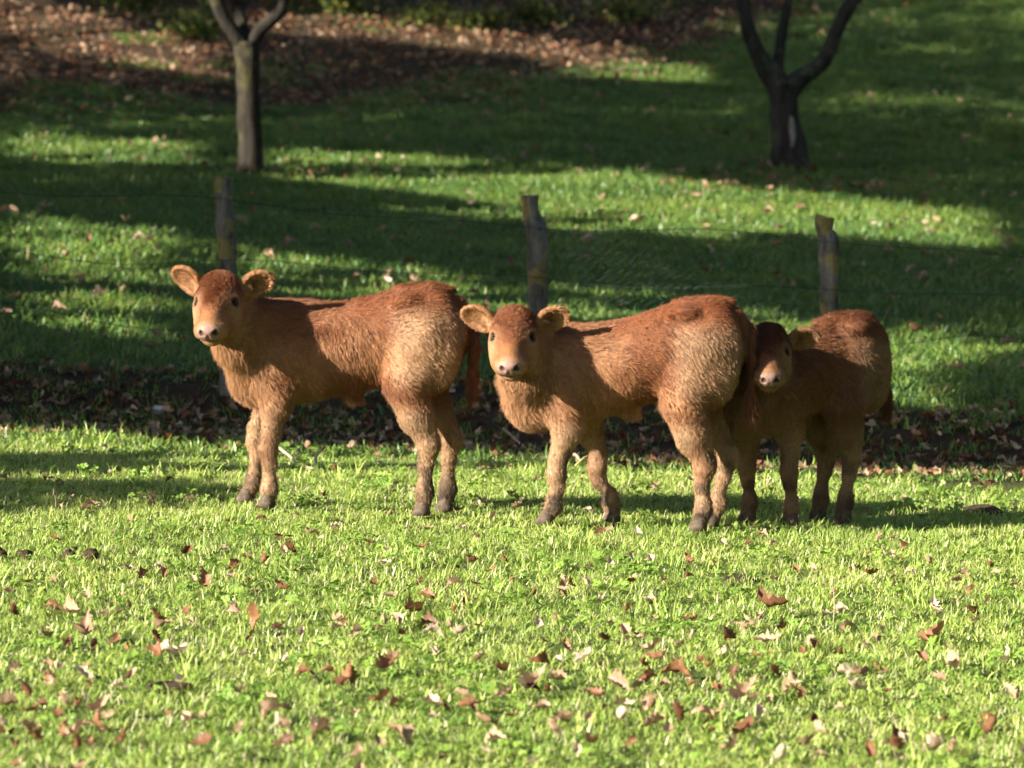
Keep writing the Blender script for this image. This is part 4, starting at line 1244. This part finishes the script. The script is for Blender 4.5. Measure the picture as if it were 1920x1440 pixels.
instancer('meadow_herbs', np.stack([x, y, terrain(x, y)], 1), rot, .7 + .5 * rg.random(len(x)), np.where(tall, rg.integers(3, 6, len(x)), rg.integers(0, 3, len(x))), herb, 'clover and taller grass tufts in the sunlit meadow')
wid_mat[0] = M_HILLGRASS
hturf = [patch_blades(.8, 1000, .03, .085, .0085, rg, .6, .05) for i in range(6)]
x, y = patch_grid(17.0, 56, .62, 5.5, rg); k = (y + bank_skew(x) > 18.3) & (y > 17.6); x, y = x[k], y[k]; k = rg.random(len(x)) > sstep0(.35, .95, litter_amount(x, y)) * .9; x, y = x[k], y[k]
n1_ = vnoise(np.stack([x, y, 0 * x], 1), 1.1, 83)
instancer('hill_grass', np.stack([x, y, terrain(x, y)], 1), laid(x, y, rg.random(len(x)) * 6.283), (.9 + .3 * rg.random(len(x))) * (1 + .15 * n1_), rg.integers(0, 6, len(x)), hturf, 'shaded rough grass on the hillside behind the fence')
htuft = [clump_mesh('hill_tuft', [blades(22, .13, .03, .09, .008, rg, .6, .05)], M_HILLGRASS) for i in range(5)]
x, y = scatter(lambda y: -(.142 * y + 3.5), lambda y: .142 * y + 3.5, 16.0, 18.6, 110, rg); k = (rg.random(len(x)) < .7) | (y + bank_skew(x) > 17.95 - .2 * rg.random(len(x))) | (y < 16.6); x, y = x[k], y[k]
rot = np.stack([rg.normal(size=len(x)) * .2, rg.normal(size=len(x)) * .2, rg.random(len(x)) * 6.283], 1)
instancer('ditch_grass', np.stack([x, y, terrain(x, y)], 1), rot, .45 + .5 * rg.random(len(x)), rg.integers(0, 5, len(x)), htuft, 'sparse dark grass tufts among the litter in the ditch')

# ---- fallen leaves
M_LEAF = {
    'tan': leaf_mat('leaf_tan', [(0, (.31, .20, .125)), (.5, (.41, .29, .19)), (1, (.25, .155, .095))], .22, .5),
    'pale': leaf_mat('leaf_pale', [(0, (.54, .43, .32)), (1, (.46, .34, .24))], .22, .5),
    'rust': leaf_mat('leaf_rust', [(0, (.19, .090, .048)), (1, (.27, .130, .065))], .18, .5),
    'dark': leaf_mat('leaf_dark', [(0, (.10, .042, .02)), (1, (.17, .075, .035))], .15, .55)}
def oak_leaf(name, rng, mat, curl):
    """lobed oak leaf about 1 unit long with a raised midrib line and curled edges"""
    prof = [(0, .02), (.10, .04), (.19, .13), (.26, .115), (.36, .21), (.44, .165), (.55, .27), (.64, .20), (.74, .24), (.82, .15), (.92, .13), (1.0, .02)]
    rows = []
    for t, w in prof:
        wl = w * (.8 + .4 * rng.random()); wr = w * (.8 + .4 * rng.random()); rows.append((t, wl, wr))
    V = []; F = []
    c1, c2, tw = curl
    for t, wl, wr in rows:
        for q in (-wl, -wl * .5, 0, wr * .5, wr):
            zc = c1 * (t - .45) ** 2 + c2 * abs(q) ** 1.5 * 2.2 + tw * q * (t - .5) * 2 + .03 * math.sin(t * 19 + q * 9)
            V.append((t - .5, q + tw * .12 * math.sin(t * 4), zc))
    for i in range(len(rows) - 1):
        for j in range(4):
            a = i * 5 + j; F.append((a, a + 1, a + 6, a + 5))
    k = len(V)                                                        # stalk
    V += [(-.5, -.012, .0), (-.5, .012, .0), (-.66, .008, .03), (-.66, -.008, .03)]; F.append((k, k + 1, k + 2, k + 3))
    return mesh_data(name, np.array(V), F, True, [mat])
rl = np.random.default_rng(91)
curls = [(.6, .8, .5), (-.5, 1.3, -.6), (1.1, .6, .8), (.4, 1.7, .2), (-.8, .9, .7), (1.4, 1.2, -.7)]
LEAF = {k: [oak_leaf(f'leaf_{k}', rl, M_LEAF[k], c) for c in curls] for k in M_LEAF}
# leaves that can be picked out in the photograph: x, y, width in photo pixels, colour
spots = [(512, 1358, 60, 'tan'), (350, 1372, 34, 'pale'), (190, 1390, 36, 'rust'), (596, 1392, 60, 'tan'), (650, 1285, 52, 'rust'), (735, 1275, 52, 'rust'), (340, 1250, 40, 'pale'), (296, 1248, 42, 'dark'),
         (165, 1205, 66, 'tan'), (215, 1228, 28, 'rust'), (485, 1192, 56, 'rust'), (308, 1190, 40, 'tan'), (353, 1168, 24, 'rust'), (455, 1255, 24, 'pale'), (380, 1112, 40, 'rust'), (270, 1098, 26, 'dark'),
         (497, 1070, 26, 'dark'), (440, 1072, 34, 'dark'), (795, 1048, 28, 'dark'), (702, 1110, 22, 'dark'), (805, 1188, 36, 'dark'), (770, 1172, 46, 'rust'), (862, 1210, 44, 'pale'), (815, 1212, 34, 'pale'),
         (850, 1167, 26, 'rust'), (118, 1335, 34, 'tan'), (316, 1365, 24, 'rust'), (885, 1352, 40, 'rust'), (748, 1404, 56, 'tan'), (530, 1425, 40, 'dark'), (372, 1430, 50, 'dark'), (820, 1345, 28, 'pale'),
         (575, 1285, 36, 'dark'), (60, 1402, 36, 'rust'), (30, 1425, 34, 'dark'), (135, 1165, 44, 'tan'), (240, 1085, 34, 'tan'), (22, 1165, 30, 'dark'), (1006, 1308, 62, 'tan'), (1000, 1310, 30, 'dark'),
         (1096, 1254, 42, 'pale'), (1062, 1238, 26, 'rust'), (1214, 1290, 28, 'rust'), (1215, 1335, 34, 'dark'), (1160, 1312, 46, 'tan'), (1270, 1276, 50, 'rust'), (1405, 1320, 58, 'tan'), (1345, 1370, 52, 'tan'),
         (1440, 1228, 52, 'tan'), (1440, 1160, 60, 'rust'), (1185, 1112, 22, 'dark'), (1216, 1146, 24, 'pale'), (1100, 1104, 24, 'pale'), (1490, 1082, 18, 'dark'), (1756, 1212, 56, 'rust'), (1752, 1165, 34, 'pale'),
         (1605, 1320, 56, 'pale'), (1665, 1318, 26, 'dark'), (1645, 1270, 26, 'rust'), (1600, 1285, 34, 'pale'), (1795, 1275, 56, 'tan'), (1830, 1162, 36, 'dark'), (1520, 1415, 54, 'tan'), (1750, 1430, 50, 'pale'),
         (1690, 1398, 42, 'dark'), (1395, 1395, 56, 'dark'), (1860, 1402, 40, 'rust'), (1587, 1188, 34, 'tan'), (1470, 1200, 38, 'dark'), (1725, 1248, 24, 'dark'), (1225, 1380, 40, 'tan'), (1055, 1385, 34, 'tan'),
         (1570, 1240, 28, 'dark'), (1300, 1180, 24, 'rust'), (1690, 1035, 20, 'dark'), (1860, 1085, 22, 'dark'), (1290, 1105, 18, 'dark'), (905, 1190, 30, 'tan'), (938, 1275, 34, 'rust'), (668, 1208, 30, 'tan'),
         (640, 845, 16, 'pale'), (1170, 1060, 20, 'tan'), (1500, 1330, 30, 'rust'), (1890, 1320, 34, 'tan'), (1110, 1420, 40, 'rust'), (930, 1420, 40, 'tan'), (240, 1300, 26, 'tan'), (90, 1260, 28, 'rust')]
def place_leaf(px, py, w, kind, label, group, rng, lift=.034):
    x, y, z = px_ground(px, py); L_ = w / FPX * y / .78
    o = obj('fallen_leaf', LEAF[kind][rng.integers(0, 6)], None, (x, y, z + lift * (.7 + .6 * rng.random())), (rng.normal() * .5, rng.normal() * .5, rng.random() * 6.28))
    o.scale = (L_, L_, L_)
    return tag(o, label, 'leaf', group)
words_c = {'tan': 'tan', 'pale': 'pale bleached', 'rust': 'rust-brown', 'dark': 'dark brown'}
def where(px, py):
    h = 'far left' if px < 320 else 'left' if px < 640 else 'left of centre' if px < 960 else 'right of centre' if px < 1280 else 'right' if px < 1600 else 'far right'
    v = 'just below the hooves' if py < 1080 else 'in the upper foreground grass' if py < 1180 else 'midway down the foreground grass' if py < 1290 else 'in the lower foreground grass' if py < 1385 else 'at the bottom edge'
    return h, v
seen_l = {}
for px, py, w, k in spots:
    h, v = where(px, py); sz = 'large ' if w >= 50 else 'small ' if w < 28 else ''
    base = f'{sz}{words_c[k]} curled oak leaf {v}, {h}'
    seen_l.setdefault(base, []).append((px, py, w, k))
for base, lst in seen_l.items():
    lst.sort()
    for i, (px, py, w, k) in enumerate(lst):
        lab = base if len(lst) == 1 else f"{base}, {['first', 'second', 'third', 'fourth'][min(i, 3)]}"
        place_leaf(px, py, w, k, lab, 'fallen oak leaves in the near grass', rl)
for i in range(205):                                                   # smaller ones nobody could tell apart
    px = rl.random() * 1960 - 20; py = 1000 + 440 * rl.random() ** .7
    k = ['tan', 'dark', 'rust', 'pale'][rl.choice(4, p=[.36, .28, .2, .16])]
    w = (18 + 18 * rl.random()) * (.6 + .6 * (py - 950) / 450)
    place_leaf(px, py, w, k, 'small %s leaf scrap %s, %s' % (words_c[k], *where(px, py)[::-1]), 'small leaf scraps in the foreground grass', rl, .027)
# the mass of litter
allv = [m_ for k in ('tan', 'tan', 'dark', 'rust', 'pale') for m_ in LEAF[k]]
def litter(name, x, y, smin, smax, label, lift=.01, p=None):
    n = len(x); i = rl.choice(5, n, p=p or [.3, .25, .22, .15, .08]) * 6 + rl.integers(0, 6, n)
    rot = np.stack([rl.normal(size=n) * .35, rl.normal(size=n) * .35, rl.random(n) * 6.28], 1)
    z = terrain(x, y) + lift * (.4 + rl.random(n))
    instancer(name, np.stack([x, y, z], 1), rot, smin + (smax - smin) * rl.random(n), i, allv, label)
x, y = scatter(lambda y: -(.142 * y + 3.5), lambda y: .142 * y + 3.5, 16.1, 18.1, 300, rl); k = rl.random(len(x)) < litter_amount(x, y)
litter('ditch_leaf_litter', x[k], y[k], .035, .078, 'brown leaf litter covering the shaded ditch behind the calves', .02, [.20, .18, .45, .04, .13])
x, y = scatter(lambda y: -(.142 * y + 4.5), lambda y: .142 * y + 4.5, 30, 56, 90, rl); k = rl.random(len(x)) < litter_amount(x, y) ** 1.3
litter('hill_leaf_litter', x[k], y[k], .05, .10, 'rusty leaf litter under the wood at the top of the hillside', .05, [.24, .20, .34, .22, .0])
x, y = scatter(lambda y: -(.142 * y + 1), lambda y: .142 * y + 1, 18, 42, 1.8, rl)
litter('hill_scattered_leaves', x, y, .06, .11, 'scattered fallen leaves on the hillside grass', .07, [.35, .30, .05, .15, .15])
x, y = scatter(lambda y: -(.142 * y + .6), lambda y: .142 * y + .6, 7.8, 16.5, 11, rl)
litter('meadow_scattered_leaves', x, y, .022, .055, 'countless tiny leaf scraps in the grass around the calves', .034, [.32, .26, .10, .10, .22])

# ---- small things in the meadow
M_STONE = simple_mat('pale_stone', (.42, .41, .42), .85, .2, 18, .3)
M_SOIL = simple_mat('dark_soil', (.050, .033, .022), .95, .1, 30, .6)
M_TWIG = simple_mat('dry_twig', (.34, .27, .19), .85, .2, 40, .4)
def lump(name, px, py, size, mat, label, cat, seed, group=None, sink=.3, amp=.35):
    x, y, z = px_ground(px, py); v, f = sphere_mesh(20, 14)
    n = 1 + amp * (vnoise(v, 1.3, seed) + .5 * vnoise(v, 3.1, seed + 1) + .25 * vnoise(v, 7, seed + 2))
    V = v * n[:, None] * np.array(size)
    return tag(obj(name, mesh_data(name, V, f, True, [mat]), None, (x, y, z + size[2] * (1 - sink * 2))), label, cat, group)
lump('stone', 298, 774, (.038, .03, .026), M_STONE, 'pale angular stone on the leafy ditch left of the left calf', 'stone', 3)
for i, (px, lb) in enumerate([(2, 'soil clod at the left edge of the picture'), (46, 'second soil clod from the left edge'), (130, 'third soil clod from the left edge'), (168, 'fourth, roundest soil clod of the row at the left edge')]):
    lump('soil_clod', px, 1052, (.022 + .006 * (i % 2), .024, .022), M_SOIL, 'dark ' + lb, 'soil clod', 10 + i, 'row of dark clods at the left', .1)
lump('molehill', 1840, 960, (.070, .10, .026), M_SOIL, 'low brown molehill in the grass right of the right calf', 'molehill', 21, None, .5)
lump('molehill', 1375, 1088, (.075, .09, .022), M_SOIL, 'flat patch of dug brown soil below the middle calf hind hooves', 'molehill', 23, None, .5)
lump('molehill', 318, 1296, (.055, .06, .022), M_SOIL, 'small dark soil heap in the lower left foreground grass', 'molehill', 25, None, .35)
def twig(pxs, r, label, lift=.02, mat=M_TWIG):
    pts = []
    for px, py, l in pxs:
        x, y, z = px_ground(px, py); pts.append((x, y, z + l))
    o = np.array(pts[0]); q = resample([(*(np.array(p) - o), r * (1 - .6 * i / len(pts))) for i, p in enumerate(pts)], 12)
    V, F = tube(q[:, :3], q[:, 3], 6, .15, 3)
    return tag(obj('twig', mesh_data('twig', V, F, True, [mat]), None, tuple(o)), label, 'twig')
twig([(524, 862, .05), (545, 872, .035), (560, 884, .03), (590, 888, .02)], .007, 'dry twig lying in the grass behind the left calf front leg')
twig([(596, 888, .0), (592, 880, .05), (604, 878, .08)], .008, 'short upright twig stub right of the left calf front legs')
twig([(944, 812, .02), (962, 832, .03), (985, 852, .03)], .008, 'grey branch lying in the ditch behind the middle calf chest')
def stem(px, py, h, label):
    x, y, z = px_ground(px, py); q = resample([(0, 0, 0, .0022), (.004, 0, h * .5, .002), (-.003, 0, h, .0014)], 10)
    V, F = tube(q[:, :3], q[:, 3], 5); parts = [(V, F)]
    hv, hf = sphere_mesh(8, 6); parts.append((hv * np.array([.004, .004, .014]) + np.array([-.003, 0, h]), hf))
    V, F = join(parts); tag(obj('dry_stem', mesh_data('dry_stem', V, F, True, [M_TWIG]), None, (x, y, z)), label, 'stem')
stem(1562, 1172, .135, 'tall thin dry stem standing in the right foreground grass')
stem(1038, 1062, .09, 'dark seed head on a stalk below the middle calf front hooves')
stem(103, 958, .07, 'dark dead weed stalk in the shade streak at the left')
